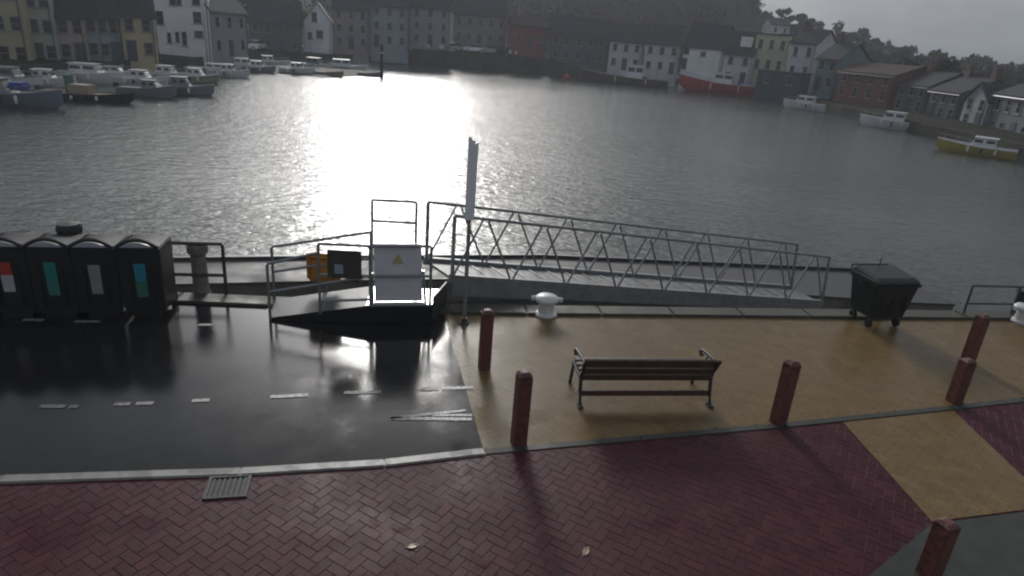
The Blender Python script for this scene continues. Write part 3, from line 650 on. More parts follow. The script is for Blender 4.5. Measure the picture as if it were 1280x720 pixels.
# ------------------------------------------------------------------ houses
def house(name, label, x0, x1, yt, yb, Y0, Y1=None, dep=7.0, wall='w_white', roof='slate', kind='ridge', rise=2.4, wins=None, grid=None, chim=1, door=None, cat='house', wsize=(.8, 1.2), group=None):
    Y1 = Y1 or Y0
    a, b = PY(x0, yb, Y0), PY(x1, yb + (x1 - x0) * .0787 * 0, Y1)
    a2 = PY(x0, yt, Y0); zt = a2.z; zb = min(a.z, b.z)
    t = thing(name, label, cat, (a.x, a.y, zb), math.atan2(b.y - a.y, b.x - a.x), group)
    Ln = math.hypot(b.x - a.x, b.y - a.y); H = zt - zb; lo = -2.5
    wm = MB(); 
    if kind == 'gable':
        wm.add([(0, 0, lo), (Ln, 0, lo), (Ln, 0, H), (Ln / 2, 0, H + rise), (0, 0, H), (0, dep, lo), (Ln, dep, lo), (Ln, dep, H), (Ln / 2, dep, H + rise), (0, dep, H)],
               [(0, 1, 2, 3, 4), (9, 8, 7, 6, 5), (0, 5, 6, 1), (1, 6, 7, 2), (0, 4, 9, 5), (2, 7, 8, 3), (3, 8, 9, 4)])
    elif kind == 'ridge':
        wm.add([(0, 0, lo), (0, 0, H), (0, dep / 2, H + rise), (0, dep, H), (0, dep, lo), (Ln, 0, lo), (Ln, 0, H), (Ln, dep / 2, H + rise), (Ln, dep, H), (Ln, dep, lo)],
               [(0, 1, 2, 3, 4), (9, 8, 7, 6, 5), (0, 5, 6, 1), (3, 8, 9, 4), (1, 6, 7, 2), (2, 7, 8, 3), (0, 4, 9, 5)])
    else:
        wm.box((Ln / 2, dep / 2, (H + lo) / 2), (Ln, dep, H - lo))
    wm.build('wall', M[wall], t)
    rf = MB(); ov = .25; th = .18
    if kind == 'gable':
        for s_ in (0, 1):
            e_ = (-ov, H - ov * rise / (Ln / 2)) if s_ == 0 else (Ln + ov, H - ov * rise / (Ln / 2)); r_ = (Ln / 2, H + rise)
            rf.extr([(e_[0], -ov, e_[1] + .01), (r_[0], -ov, r_[1] + .01), (r_[0], -ov, r_[1] + th), (e_[0], -ov, e_[1] + th)], 0, (0, dep + 2 * ov, 0))
    elif kind == 'ridge':
        for s_ in (0, 1):
            y_ = -ov if s_ == 0 else dep + ov; z_ = H - ov * rise / (dep / 2)
            rf.extr([(-ov, y_, z_ + .01), (-ov, dep / 2, H + rise + .01), (-ov, dep / 2, H + rise + th), (-ov, y_, z_ + th)], 0, (Ln + 2 * ov, 0, 0))
    else:
        rf.box((Ln / 2, dep / 2, H + .10), (Ln + .3, dep + .3, .2))
    ro = rf.build('roof', M[roof], t)
    for k in range(chim):
        cx = Ln * (.08 if k == 0 else .92); cy = dep * .5
        MB().box((cx, cy, H + rise + .35), (.8, .6, 1.5)).box((cx, cy, H + rise + 1.15), (.92, .72, .12)).lathe([(.12, 0), (.10, .4)], (cx - .2, cy, H + rise + 1.2), 8).lathe([(.12, 0), (.10, .4)], (cx + .2, cy, H + rise + 1.2), 8).build('chimney', M['brickstack'], ro)
    if kind != 'flat':
        if kind == 'ridge': MB().tube((-.2, -.30, H - .18), (Ln + .2, -.30, H - .18), .07, 6).build('gutter', M['doorp'], t)
        MB().tube((Ln - .25, -.08, -.6), (Ln - .25, -.08, H - .2), .05, 6).build('downpipe', M['doorp'], t)
    W_ = []
    if wins:
        for (wx, wy0, wy1, ww) in wins:
            u = (wx - x0) / (x1 - x0) * Ln; sc = Y0 / FPX / math.cos(PITCH) * 1.0
            z0 = PY(wx, wy1, Y0).z - zb; z1 = PY(wx, wy0, Y0).z - zb
            W_.append((u, z0, z1, ww))
    if grid:
        nx, nf = grid
        fh = H / nf
        for f_ in range(nf):
            for i in range(nx):
                if f_ == 0 and door is not None and i == door: continue
                W_.append((Ln * (i + .5) / nx, fh * f_ + fh * .30, fh * f_ + fh * .30 + wsize[1], wsize[0]))
    wf = None
    for (u, z0, z1, ww) in W_:
        h2 = z1 - z0; fm = MB(); cx, cz = u, (z0 + z1) / 2; fwid = .07
        fm.box((cx, -.02, z0 - .05), (ww + .25, .16, .09)); fm.box((cx, -.02, z1 - fwid / 2), (ww, .06, fwid)); fm.box((cx, -.02, z0 + fwid / 2), (ww, .06, fwid))
        for s_ in (-1, 1): fm.box((cx + s_ * (ww / 2 - fwid / 2), -.02, cz), (fwid, .06, h2 - 2 * fwid))
        fm.box((cx, -.018, cz), (ww - 2 * fwid, .04, .05))
        w_ = fm.build('window', M['frame'], t)
        MB().box((cx, -.008, cz), (ww - .12, .024, h2 - .12)).build('pane', M['glass'], w_)
    if door is not None and grid:
        cx = Ln * (door + .5) / grid[0]
        dr = MB().box((cx, -.02, 1.0), (.9, .07, 2.0)).build('door', M['doorp'], t); MB().box((cx + .33, -.07, 1.0), (.05, .05, .05)).build('handle', M['frame'], dr)
    return t
house('rendered_house', 'olive rendered house cut by the left edge of the far shore', -45, 40, -32, 84, 58, 60, wall='w_olive', grid=(4, 3), chim=1, door=1)
house('rendered_house', 'narrow sage green house beside the olive one', 42, 76, -14, 82, 62, 63, wall='w_sage', grid=(2, 3), chim=1, door=0)
house('rendered_house', 'pinkish grey house with a dark slate roof beside the sage one', 77, 112, 20, 80, 64, 65, wall='w_pinkgrey', grid=(2, 2), door=1, rise=3.6)
house('rendered_house', 'blue-grey house under a dark slate roof in the left terrace', 113, 154, 20, 78, 66, 67.5, wall='w_bluegrey', grid=(3, 2), door=2, rise=3.6)
house('rendered_house', 'buff house beside the tall white one', 156, 198, 18, 76, 69, 71, wall='w_buffw', grid=(2, 2), rise=3.6, chim=1, door=0)
house('tall_house', 'tall white four-storey house with dark sash windows', 200, 266, -30, 72, 82, 84, wall='w_white', chim=2, dep=6, wins=[
    (205, 14, 31, .8), (223, -8, 7, .8), (229.5, -8, 7, .7), (251, -8, 7, .9), (251, 15, 30, .95), (251, 39, 48, 1.0), (214, 41, 54, .45), (224, 40, 53, .45), (232.5, 40, 58, .55)], wsize=(.8, 1.2))
house('rendered_house', 'grey house with a slate roof right of the tall white one', 267, 311, 13, 70, 84, 92, wall='w_grey', grid=(3, 2), rise=3.4, door=1)
house('stone_house', 'dark stone building left of the white gabled house', 313, 376, 26, 64, 112, 114, wall='w_stone', grid=(4, 2), rise=3.4, chim=2, door=2)
house('gabled_house', 'white house with a steep gable facing the harbour', 381, 415, 26, 60, 118, 119, wall='w_white', kind='gable', rise=2.9, wins=[(394, 15, 28, .9), (400, 38, 48, 1.1), (388, 40, 49, .8)], chim=0)
house('rendered_house', 'mauve-grey house right of the white gable', 417, 461, 10, 60, 120, 121, wall='w_mauve', grid=(3, 3), rise=2.8, door=1)
house('rendered_house', 'tall grey-blue house with a pale window above the cars', 463, 510, 6, 58, 122, 123, wall='w_bluegrey', grid=(3, 3), rise=2.2, door=0)
house('rendered_house', 'wide pale grey house at the end of the far terrace', 512, 562, 8, 56, 126, 128, wall='w_grey', grid=(3, 3), rise=3, chim=2, door=1)
house('stone_house', 'low mauve building in front of the wooded hill', 566, 632, 16, 54, 134, 136, wall='w_mauve', grid=(5, 2), rise=3, door=2)
house('brick_house', 'dull red building at the foot of the wooded hill', 640, 682, 31, 58, 130, 131, wall='w_redb', roof='tile', grid=(3, 1), rise=1.6, door=1)
house('stone_house', 'dark stone house right of the dull red building', 686, 757, 42, 76, 129, 128, wall='w_stone', grid=(5, 2), rise=3.2, chim=2, door=3)
house('terraced_house', 'grey-blue terraced house above the brown fishing boat', 759, 800, 50, 86, 124, 123, wall='w_pale', grid=(3, 2), rise=2.8, door=1)
house('terraced_house', 'pale terraced house left of the red fishing boat', 802, 846, 53, 90, 122, 121, wall='w_pale', grid=(3, 2), rise=3, door=2)
house('terraced_house', 'white waterside house directly behind the red fishing boat', 849, 898, 57, 100, 118, 115, wall='w_white', rise=3.6, chim=1, wins=[(852.5, 58, 67, 1.0), (852, 72, 86, .9), (874, 64, 70, .9)])
dm = house('terraced_house', 'pale blue house with a white roof dormer behind the stern of the red boat', 899, 936, 66, 104, 114, 112, wall='w_pale', rise=3.4, chim=0, grid=(2, 2), door=1)
for q in list(dm.children):
    if q.name.startswith('roof'):
        d_ = MB().box((3.0, 1.2, 6.6), (1.7, 1.6, 1.5)).build('dormer', M['w_white'], q); 
house('rendered_house', 'cream house with a dark ground floor on the far quay', 937, 978, 42, 92, 113, 111, wall='w_cream', grid=(3, 2), rise=1.4, kind='flat', chim=0, wsize=(.7, 1.4))
house('rendered_house', 'pale grey house attached to the cream one', 979, 1012, 52, 100, 110, 107, wall='w_pale', grid=(2, 2), rise=2.0, wsize=(.7, 1.4))
house('boat_shed', 'low dark navy shed in front of the cream house', 944, 1000, 88, 108, 103, 99, wall='w_navy', roof='slate', kind='flat', grid=(2, 1), chim=0, dep=4, cat='shed')
house('rendered_house', 'teal-grey house beside the rust-red building', 1014, 1040, 72, 112, 101, 98, wall='w_teal', grid=(2, 2), rise=2.2, door=0)
house('warehouse', 'rust-red clad warehouse on the right bank', 1042, 1112, 88, 122, 96, 86, wall='w_rust', roof='tile', kind='ridge', rise=1.2, grid=(4, 2), chim=0, cat='warehouse')
house('stone_house', 'dim grey house right of the rust-red warehouse', 1114, 1152, 104, 140, 86, 81, wall='w_dim', grid=(3, 2), rise=1.6, door=1)
house('stone_house', 'dim stone house with twin chimneys above the white motor boat', 1154, 1192, 112, 150, 80, 75, wall='w_stone', grid=(3, 2), rise=1.6, chim=2, door=0)
house('gabled_house', 'pale gabled house above the yellow boat', 1196, 1226, 122, 160, 74, 70, wall='w_grey', kind='gable', rise=1.6, grid=(2, 2), chim=0, door=1)
house('stone_house', 'dark waterside building at the right edge of the far shore', 1228, 1300, 116, 172, 70, 61, wall='w_dim', grid=(5, 2), rise=1.6, chim=2, door=2)
for i, (x0, x1, yt, yb, Y, lab) in enumerate(((962, 986, 30, 44, 185, 'small pale villa high on the hillside above the cream house'), (1086, 1104, 62, 72, 170, 'tiny grey cottage on the slope above the rust-red warehouse'), (1112, 1134, 68, 80, 160, 'tiny dim cottage on the right end of the hillside'))):
    house('hill_cottage', lab, x0, x1, yt, yb, Y, wall=('w_pale', 'w_grey', 'w_dim')[i], grid=(2, 1), rise=1.6, chim=1, cat='cottage')

# ------------------------------------------------------------------ trees
def clump_faces(mb, c, rx, rz_, n, ls):
    for k in range(n):
        u = random.uniform(-1, 1); th = random.uniform(0, 2 * math.pi); r_ = random.uniform(.35, 1) ** .5
        lump = 1 + .28 * math.sin(th * 3 + c.x) * math.cos(u * 4 + c.y)
        q = math.sqrt(1 - u * u); p = c + Vector((q * math.cos(th) * rx, q * math.sin(th) * rx, u * rz_)) * r_ * lump
        s_ = ls * random.uniform(.5, 1.3); a = Vector((random.gauss(0, 1), random.gauss(0, 1), random.gauss(0, 1))).normalized()
        b_ = a.orthogonal().normalized(); b_ = Matrix.Rotation(random.uniform(0, 6.28), 3, a) @ b_; d_ = a.cross(b_)
        mb.add([p - b_ * s_, p - d_ * s_ * .7, p + b_ * s_ * .9, p + d_ * s_ * .8], [(0, 1, 2, 3)])
def tree_proto(name, label, cat, h, rx, m, seed, n=900):
    random.seed(seed); t = thing(name, label, cat)
    tr = MB(); tr.pipe([(0, 0, -.6), (.1, 0, h * .3), (-.1, .1, h * .62), (0, 0, h * .85)], [.30, .22, .14, .05], 8)
    for k in range(7):
        a = k * .9; z = h * (.3 + .07 * k); tr.pipe([(0, 0, z), (math.cos(a) * rx * .35, math.sin(a) * rx * .35, z + h * .12), (math.cos(a) * rx * .7, math.sin(a) * rx * .7, z + h * .18)], [.10, .06, .02], 6)
    tr.build('trunk', M['bark'], t)
    cw = MB()
    for k in range(11):
        a = k * 2.4; rr = rx * (.2 + .05 * k) ; zz = h * (.46 + .5 * (1 - k / 11) * random.uniform(.7, 1.05))
        clump_faces(cw, Vector((math.cos(a) * rr, math.sin(a) * rr, zz)), rx * random.uniform(.32, .5), h * random.uniform(.10, .18), n // 11, .30)
    cw.build('crown', M[m], t); return t
def tloc(px, s_):
    az = az_of(px); d = lerp_tab(shaz, shd, az) + s_; return Vector((math.sin(az) * d, math.cos(az) * d, terrain(az, s_) - .2))
tp = tree_proto('broadleaf_tree', 'broad dark tree on the bank between the grey house and the stone building', 'tree', 8.5, 3.2, 'wood', 3); tp.location = tloc(318, 22); tp['group'] = 'trees on the far bank'
tp2 = tree_proto('autumn_tree', 'bronze-leaved tree behind the dull red building', 'tree', 9, 3.4, 'woodb', 5); tp2.location = tloc(664, 26); tp2['group'] = 'trees on the far bank'
for src, px, s_, sc, lab in ((tp, 366, 20, .9, 'dark tree just left of the white gabled house'), (tp, 600, 30, 1.1, 'dark tree behind the low mauve building'), (tp2, 560, 26, .8, 'bronze tree at the end of the far terrace'),
                             (tp, 735, 26, 1.1, 'dark tree behind the dark stone house'), (tp2, 830, 24, .9, 'bronze tree behind the pale terraced house'), (tp, 880, 45, 1.3, 'tall dark tree at the edge of the wood where the sky opens'),
                             (tp, 1075, 40, .8, 'dark tree behind the rust-red warehouse'), (tp, 1140, 24, .7, 'dark tree behind the dim grey house'), (tp, 1190, 30, .75, 'rounded dark tree between the two right-hand houses with chimneys'),
                             (tp2, 1217, 60, .55, 'small tree breaking the skyline, leftmost of three at the right'), (tp, 1241, 62, .50, 'small tree breaking the skyline, middle of three at the right'), (tp, 1266, 64, .50, 'small tree breaking the skyline, rightmost of three at the right'),
                             (tp, 178, 12, .35, 'low dark bush in front of the buff house'), (tp, 276, 8, .4, 'low dark bush at the foot of the tall white house')):
    dup(src, lab, tloc(px, s_), px * .7, sc)
random.seed(11)
wd = MB(); tk = MB()
for i in range(900):
    px = random.uniform(-60, 1300); s_ = random.uniform(34, 150)
    if px > 900 and random.random() < .35: continue
    if px < 500 and random.random() < .75: continue
    p = tloc(px, s_); hh = random.uniform(5, 9) * (1 if px < 880 else .55); rr = hh * random.uniform(.30, .45)
    tk.pipe([p + Vector((0, 0, -.5)), p + Vector((0, 0, hh * .7))], [.2, .08], 5)
    for k in range(3):
        clump_faces(wd, p + Vector((random.uniform(-.5, .5) * rr, random.uniform(-.5, .5) * rr, hh * random.uniform(.45, .85))), rr * random.uniform(.6, .95), hh * random.uniform(.18, .28), 50, .50)
wo_ = wd.build('wooded_hillside', M['wood']); tag(wo_, 'dark wood covering the hillside behind the harbour', 'wood', kind='stuff')
tk_ = tk.build('trunks', M['bark'], wo_); tk_['kind'] = 'stuff'

# ------------------------------------------------------------------ boats
def hull_mb(Ln, Bm, fb, keel, sheer, flare=.85, stern=.8):
    m = MB(); n = 12; prof = []
    for i in range(n + 1):
        t = i / n; w_ = Bm / 2 * (stern + (1 - stern) * min(1, t / .4)) if t < .4 else Bm / 2 * (1 - ((t - .4) / .6) ** 2.3)
        w_ = max(w_, .015); zt = fb + sheer * max(0, t - .25) ** 2; x = -Ln / 2 + Ln * t
        prof.append([(x, -w_, zt), (x - .05 * t, -w_ * flare, zt * .35), (x - (.12 * Ln * max(0, t - .7) / .3), -w_ * .35, -keel), (x - (.12 * Ln * max(0, t - .7) / .3), w_ * .35, -keel), (x - .05 * t, w_ * flare, zt * .35), (x, w_, zt)])
    vs = [p for r_ in prof for p in r_]; fs = []
    for i in range(n):
        for k in range(5): fs.append((i*6 + k, i*6 + k + 1, (i+1)*6 + k + 1, (i+1)*6 + k))
        fs.append((i*6 + 5, i*6, (i+1)*6, (i+1)*6 + 5))
    fs.append(tuple(range(6))); fs.append(tuple(range(n*6, n*6 + 6))[::-1])
    m.add(vs, fs); return m, prof
def boat(name, label, px, py, head, Ln, Bm, fb, hull, top, cab=None, sheer=.5, stripe=None, mast=0, outboard=False, rails=True, deck='b_grey', cat='boat', cabc=None, extra=None):
    p = G(px, py, WATER); t = thing(name, label, cat, (p.x, p.y, WATER), head, 'boats moored in the harbour')
    hm_, prof = hull_mb(Ln, Bm, fb, .25, sheer); hm_.build('hull', M[hull], t, smooth=True)
    d_ = MB(); vs = []; 
    for r_ in prof: vs += [(r_[0][0], r_[0][1] * .93, r_[0][2] + .012), (r_[5][0], r_[5][1] * .93, r_[5][2] + .012)]
    d_.add(vs, [(2*i, 2*i + 1, 2*i + 3, 2*i + 2) for i in range(len(prof) - 1)]); d_.build('deck', M[deck], t)
    gun = MB()
    for k in (0, 5): gun.pipe([Vector(r_[k]) + Vector((0, 0, .03)) for r_ in prof], .05, 6)
    gun.build('gunwale', M[stripe or top], t, smooth=True)
    if cab:
        x0, x1, wd_, h_ = cab; zb = fb + .01
        c_ = MB(); c_.hexa([(x0, -wd_/2, zb), (x1 + .35 * h_, -wd_/2, zb), (x1 + .35 * h_, wd_/2, zb), (x0, wd_/2, zb), (x0 + .05, -wd_*.44, zb + h_), (x1 - .25 * h_, -wd_*.44, zb + h_), (x1 - .25 * h_, wd_*.44, zb + h_), (x0 + .05, wd_*.44, zb + h_)])
        cb_ = c_.build('cabin', M[cabc or top], t, bevel=.05)
        for s_ in (-1, 1):
            n_ = 2; span = (x1 - x0) / n_
            for k in range(n_):
                xa, xb = x0 + span * k + .12, x0 + span * (k + 1) - .10
                y_ = lambda z: s_ * (wd_/2 - (wd_*.06) * (z - zb) / h_ + .008)
                zz0, zz1 = zb + h_ * .50, zb + h_ * .84
                MB().extr([(xa, y_(zz0), zz0), (xb, y_(zz0), zz0), (xb - .05, y_(zz1), zz1), (xa, y_(zz1), zz1)], 0, (0, s_ * .012, 0)).build('window', M['glass'], cb_)
        f = lambda z: x1 + .35 * h_ - .6 * h_ * (z - zb) / h_ + .012
        za, zc = zb + h_ * .42, zb + h_ * .86
        MB().extr([(f(za), -wd_*.38, za), (f(za), wd_*.38, za), (f(zc), wd_*.36, zc), (f(zc), -wd_*.36, zc)], 0, (.012, 0, .008)).build('windscreen', M['glass'], cb_)
        MB().box(((x0 + x1) / 2 - .05, 0, zb + h_ + .035), (x1 - x0 + .05, wd_ * .98, .06)).build('cabin_roof', M[top], cb_, bevel=.02)
    if rails:
        r_ = MB(); pts = [Vector(prof[i][0]) + Vector((0, .05, .42)) for i in range(7, 12)] + [Vector(prof[12][0]) + Vector((0, 0, .42))] + [Vector(prof[i][5]) + Vector((0, -.05, .42)) for i in range(11, 6, -1)]
        r_.pipe(pts, .02, 6)
        for q in pts[::2]: r_.tube(q, q - Vector((0, 0, .42)), .016, 5)
        r_.build('bow_rail', M['steel'], t)
    if mast:
        mm = MB(); mx_ = cab[0] + .1 if cab else 0; mm.tube((mx_, 0, fb), (mx_, 0, fb + mast), .05, 8, .03); mm.tube((mx_, 0, fb + mast * .9), (prof[11][0][0], 0, prof[11][0][2]), .012, 5); mm.build('mast', M['darksteel'], t)
    if outboard:
        MB().box((-Ln/2 - .14, 0, fb + .12), (.30, .30, .42)).box((-Ln/2 - .12, 0, fb - .3), (.12, .10, .7)).build('outboard_motor', M['b_dark'], t, bevel=.03)
    if Ln > 4:
        for s_ in (-1, 1):
            for i_ in (3, 5, 7):
                q = prof[i_][0 if s_ < 0 else 5]
                MB().pipe([(q[0], q[1] + s_ * .10, q[2] * .95), (q[0], q[1] + s_ * .10, q[2] * .85), (q[0], q[1] + s_ * .10, q[2] * .4), (q[0], q[1] + s_ * .10, q[2] * .3)], [.02, .09, .09, .02], 8).build('fender', M['b_dark' if i_ == 5 else 'b_white'], t, smooth=True)
        if cab: MB().tube((cab[0] + .2, Bm * .2, fb + cab[3]), (cab[0] + .1, Bm * .2, fb + cab[3] + 1.6), .015, 5).build('aerial', M['darksteel'], t)
    if extra: extra(t, fb, Ln, Bm)
    return t
def blue_cover(t, fb, Ln, Bm):
    MB().box((.2, 0, fb + .45), (.9, 1.0, .45)).build('cover', M['b_blue'], t, bevel=.12)
def tan_load(t, fb, Ln, Bm):
    MB().box((-.9, 0, fb + .35), (1.3, 1.2, .6)).build('wheelhouse', M['b_tan'], t, bevel=.06)
    MB().box((-1.75, .2, fb + .6), (.45, .45, 1.2)).build('gear_locker', M['b_green'], t, bevel=.04)
def gantry(t, fb, Ln, Bm):
    g_ = MB(); x = -Ln * .36
    for s_ in (-1, 1): g_.tube((x, s_ * Bm * .38, fb), (x, s_ * Bm * .38, fb + 2.0), .06, 8)
    g_.tube((x, -Bm * .38, fb + 2.0), (x, Bm * .38, fb + 2.0), .06, 8); g_.build('stern_gantry', M['steel'], t)
    MB().box((-Ln * .12, 0, fb + .25), (1.0, 1.2, .5)).build('winch', M['b_dark'], t, bevel=.05)
    MB().box((-Ln * .24, .3, fb + .2), (.7, .7, .4)).build('fish_box', M['b_blue'], t, bevel=.03)
def rustdeck(t, fb, Ln, Bm): gantry(t, fb, Ln, Bm)
boat('cabin_cruiser', 'blue-grey cabin boat with a blue cover at the left edge of the water', 24, 133, rad(8), 5.2, 1.9, .75, 'b_bluegrey', 'b_grey', (-1.9, -.4, 1.4, .8), extra=blue_cover, sheer=.6)
boat('work_boat', 'dark workboat with a tan wheelhouse and green locker', 122, 127, rad(6), 4.8, 1.7, .42, 'b_dark', 'b_dark', None, extra=tan_load, rails=False, deck='b_tan')
boat('open_boat', 'grey boat with a low cuddy just right of the dark workboat', 186, 121, rad(10), 4.0, 1.6, .6, 'b_grey', 'b_grey', (-.3, .7, 1.2, .55), outboard=True)
boat('open_boat', 'grey open boat at the outer end of the left moorings', 233, 118, rad(16), 4.2, 1.6, .55, 'b_grey', 'b_grey', (-1.0, .2, 1.2, .7), outboard=True)
boat('cabin_cruiser', 'white cabin cruiser moored behind the dark workboat', 112, 103, rad(6), 5.5, 1.9, .7, 'b_white', 'b_white', (-1.2, .9, 1.4, .75))
boat('dinghy', 'small white dinghy behind the dark workboat', 160, 104, rad(170), 2.6, 1.2, .35, 'b_white', 'b_white', None, rails=False, outboard=True)
boat('cabin_cruiser', 'pale cruiser tucked behind the blue-grey boat at the left edge', 14, 110, rad(8), 4.5, 1.7, .7, 'b_white', 'b_grey', (-1.2, .6, 1.3, .7))
boat('motor_boat', 'small white motor boat beached at the left of the mud bank', 338, 83, rad(20), 5.0, 1.8, .6, 'b_white', 'b_white', (-1.0, .4, 1.3, .7))
boat('motor_boat', 'white boat with a blue-grey cabin on the mud bank', 396, 87, rad(-10), 5.2, 1.8, .65, 'b_white', 'b_white', (-1.2, .5, 1.3, .8), cabc='b_bluegrey')
boat('motor_boat', 'white motor boat at the tip of the mud bank beside the mooring pile', 432, 89, rad(12), 6.0, 2.0, .65, 'b_white', 'b_white', (-1.6, .6, 1.4, .8))
boat('dinghy', 'small tan dinghy on the near side of the mud bank', 412, 95, rad(-6), 3.6, 1.4, .4, 'b_tan', 'b_tan', None, rails=False)
boat('fishing_boat', 'brown hulled fishing boat with a white bow rail on the far quay', 778, 105, rad(170), 15.0, 3.6, 1.1, 'b_brown', 'b_white', (-3.2, -.6, 2.2, 2.0), sheer=1.6, stripe='b_tan', mast=4, extra=rustdeck, deck='b_brown')
boat('fishing_boat', 'red hulled fishing boat with a white wheelhouse moored below the white houses', 897, 117, rad(158), 12.8, 3.5, 1.6, 'b_red', 'b_white', (-2.0, .8, 2.0, 1.5), sheer=1.6, stripe='b_white', mast=0, extra=gantry)
boat('motor_boat', 'white motor boat moored below the teal-grey house', 1004, 137, rad(146), 5.4, 2.0, .8, 'b_white', 'b_white', (-1.2, .9, 1.5, .85), outboard=True)
boat('motor_cruiser', 'white motor cruiser with a dark windscreen below the dim grey house', 1108, 160, rad(145), 5.6, 1.9, .8, 'b_white', 'b_white', (-1.5, .4, 1.5, .85), outboard=True)
boat('motor_cruiser', 'yellow hulled boat with a white cabin at the right of the harbour', 1217, 193, rad(143), 5.6, 1.8, .65, 'b_yellow', 'b_white', (-1.3, .3, 1.4, .7), stripe='b_white', outboard=True)
def buoy(px, py, r_, m, lab):
    p = G(px, py, WATER); t = thing('mooring_buoy', lab, 'buoy', (p.x, p.y, WATER), 0, 'mooring buoys')
    MB().lathe([(r_ * math.sin(math.pi * k / 10) + .001, r_ * .6 - r_ * math.cos(math.pi * k / 10)) for k in range(11)], n=14).build('float', M[m], t, smooth=True)
    MB().pipe([(-.06, 0, r_ * 1.55), (-.06, 0, r_ * 1.8), (.06, 0, r_ * 1.8), (.06, 0, r_ * 1.55)], .02, 6).build('ring', M['steel'], t)
boat('open_boat', 'low dark skiff between the blue-grey boat and the dark workboat', 84, 122, rad(4), 3.4, 1.4, .4, 'b_dark', 'b_tan', None, rails=False, outboard=True)
boat('sailing_boat', 'small white sailing boat with a bare mast behind the left moorings', 140, 99, rad(12), 5.0, 1.7, .6, 'b_white', 'b_white', (-.6, .8, 1.1, .45), mast=5)
boat('motor_boat', 'white half-cabin boat moored below the tall white house', 205, 101, rad(5), 4.6, 1.7, .6, 'b_white', 'b_white', (-.4, .9, 1.3, .7), outboard=True)
boat('sailing_boat', 'pale sailing boat with a bare mast below the grey slate-roofed house', 268, 93, rad(10), 5.6, 1.8, .6, 'b_grey', 'b_white', (-.7, .9, 1.2, .45), mast=6)
boat('motor_boat', 'white launch with a low cabin moored at the left tip of the mud bank', 306, 88, rad(14), 5.2, 1.8, .6, 'b_white', 'b_white', (-1.0, .5, 1.3, .7))
boat('dinghy', 'pale grey dinghy at the right end of the mud bank', 462, 95, rad(8), 3.0, 1.3, .35, 'b_grey', 'b_white', None, rails=False)
for bx, by, kind_, lab in ((58, 108, 'b_white', 'white half-decked boat behind the low dark skiff'), (178, 107, 'b_white', 'small white boat between the dinghy and the half-cabin boat'), (246, 103, 'b_tan', 'tan hulled boat right of the half-cabin boat'), (286, 96, 'b_white', 'white boat right of the pale sailing boat'), (322, 90, 'b_grey', 'grey boat on the left end of the mud bank'), (372, 92, 'b_white', 'white boat on the near left side of the mud bank')):
    boat('motor_boat', lab, bx, by, rad(5 + (bx * 7) % 17), 4.2, 1.6, .55, kind_, 'b_white', (-.7, .5, 1.2, .65))
buoy(163, 119, .17, 'buoy', 'white mooring buoy beside the stern of the dark workboat')
buoy(234, 118.5, .19, 'buoy', 'white mooring buoy beside the outer grey boat')
buoy(258, 117, .14, 'buoy', 'small white buoy off the end of the left moorings')
buoy(708, 99, .5, 'buoyred', 'red buoy off the bow of the brown fishing boat')
pl = G(477, 97, WATER); t = thing('mooring_pile', 'tall dark mooring pile at the tip of the mud bank', 'mooring pile', (pl.x, pl.y, WATER - 1))
MB().lathe([(.22, 0), (.20, 4.6), (.14, 4.9), (.02, 5.2)], n=12).build('pile', M['bark'], t, smooth=True); MB().lathe([(.23, 3.9), (.23, 4.1)], n=12).build('band', M['whitepaint'], t)

# ------------------------------------------------------------------ parked cars
def car_proto(m, label):
    t = thing('parked_car', label, 'car', (0, 0, 0), 0, 'cars parked on the far quay')
    prof = [(-2.1, .35), (-2.12, .8), (-1.95, .95), (-1.3, 1.0), (1.0, .98), (1.95, .82), (2.1, .6), (2.1, .35)]
    MB().extr([(x, -.85, z) for x, z in prof], 0, (0, 1.7, 0)).build('body', M[m], t, bevel=.08)
    gp_ = [(-1.75, .97), (-1.35, 1.42), (.25, 1.44), (1.05, .98)]
    MB().extr([(x, -.75, z) for x, z in gp_], 0, (0, 1.5, 0)).build('windows', M['glass'], t, bevel=.05)
    MB().extr([(-1.40, -.70, 1.425), (.22, -.70, 1.445), (.15, -.70, 1.49), (-1.3, -.70, 1.48)], 0, (0, 1.4, 0)).build('roof_panel', M[m], t, bevel=.02)
    for x in (-1.3, 1.3):
        for s_ in (-1, 1):
            wl = MB().pipe([(x, s_ * .72, .33), (x, s_ * .88, .33)], .33, 14).build('tyre', M['rubber'], t); MB().pipe([(x, s_ * .875, .33), (x, s_ * .895, .33)], .2, 12).build('rim', M['c_silver'], wl)
    return t
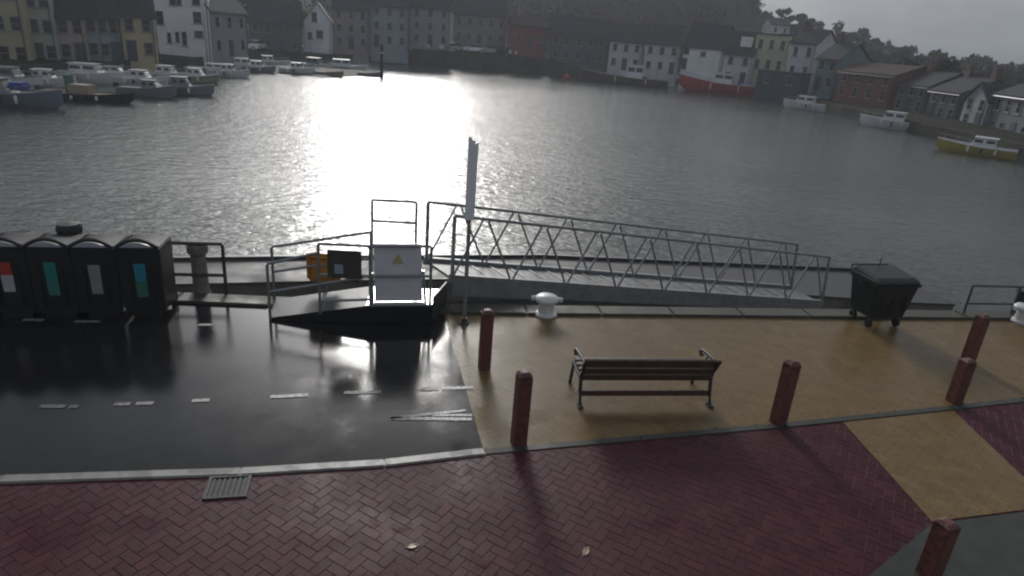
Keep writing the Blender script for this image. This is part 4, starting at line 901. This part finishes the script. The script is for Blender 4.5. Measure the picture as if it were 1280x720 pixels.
cars = [(538, 61, 'c_white', 'white car parked at the left end of the quay row below the mauve building'), (569, 61, 'c_silver', 'silver car second in the quay row below the mauve building'), (592, 64, 'c_white', 'white car in the middle of the quay row below the mauve building'),
        (613, 67, 'c_silver', 'silver car near the right end of the quay row'), (630, 69, 'c_dark', 'dark car at the right end of the quay row'), (646, 70, 'c_white', 'lone white car in front of the dull red building'),
        (402, 62, 'c_silver', 'silver car parked in front of the white gabled house'), (423, 66, 'c_white', 'white car parked in front of the mauve-grey house'), (452, 69, 'c_white', 'white car parked in front of the grey-blue house'), (472, 66, 'c_silver', 'silver car behind the tall mooring pile'), (322, 70, 'c_white', 'white car parked at the left corner of the dark stone building'), (336, 70, 'c_dark', 'dark car parked in front of the dark stone building'), (436, 67, 'c_silver', 'silver car parked between two white cars before the grey-blue house'), (349, 69, 'c_white', 'white car parked in front of the dark stone building'), (366, 69, 'c_silver', 'silver car left of the white gabled house'), (553, 61, 'c_white', 'white car parked between two others below the low mauve building'),
        (304, 70, 'c_white', 'white car parked beside the grey slate-roofed house'), (262, 74, 'c_white', 'white car parked at the corner of the tall white house')]
protos = {}
for px, py, m, lab in cars:
    cs = 2.2 if px > 500 else 8
    az = az_of(px); d = lerp_tab(shaz, shd, az) + cs; p = Vector((math.sin(az) * d, math.cos(az) * d, terrain(az, cs) + .02))
    rz = -az + rad(random.choice((8, 190, 60, 70)))
    if m not in protos:
        c = protos[m] = car_proto(m, lab); c.location = p; c.rotation_euler = (0, 0, rz)
    else: dup(protos[m], lab, p, rz)

# ------------------------------------------------------------------ haze
if HAZE > 0:
    hz = MB().box((0, 165, 34), (900, 560, 76)).build('haze', None); tag(hz, kind='stuff')
    m = bpy.data.materials.new('haze'); m.use_nodes = True; t = m.node_tree; t.nodes.clear()
    ou = N(t, 'ShaderNodeOutputMaterial'); pv = N(t, 'ShaderNodeVolumePrincipled'); pv.inputs['Density'].default_value = HAZE
    pv.inputs['Color'].default_value = (.80, .84, .90, 1); pv.inputs['Anisotropy'].default_value = .2
    t.links.new(pv.outputs[0], ou.inputs['Volume']); hz.data.materials.append(m)
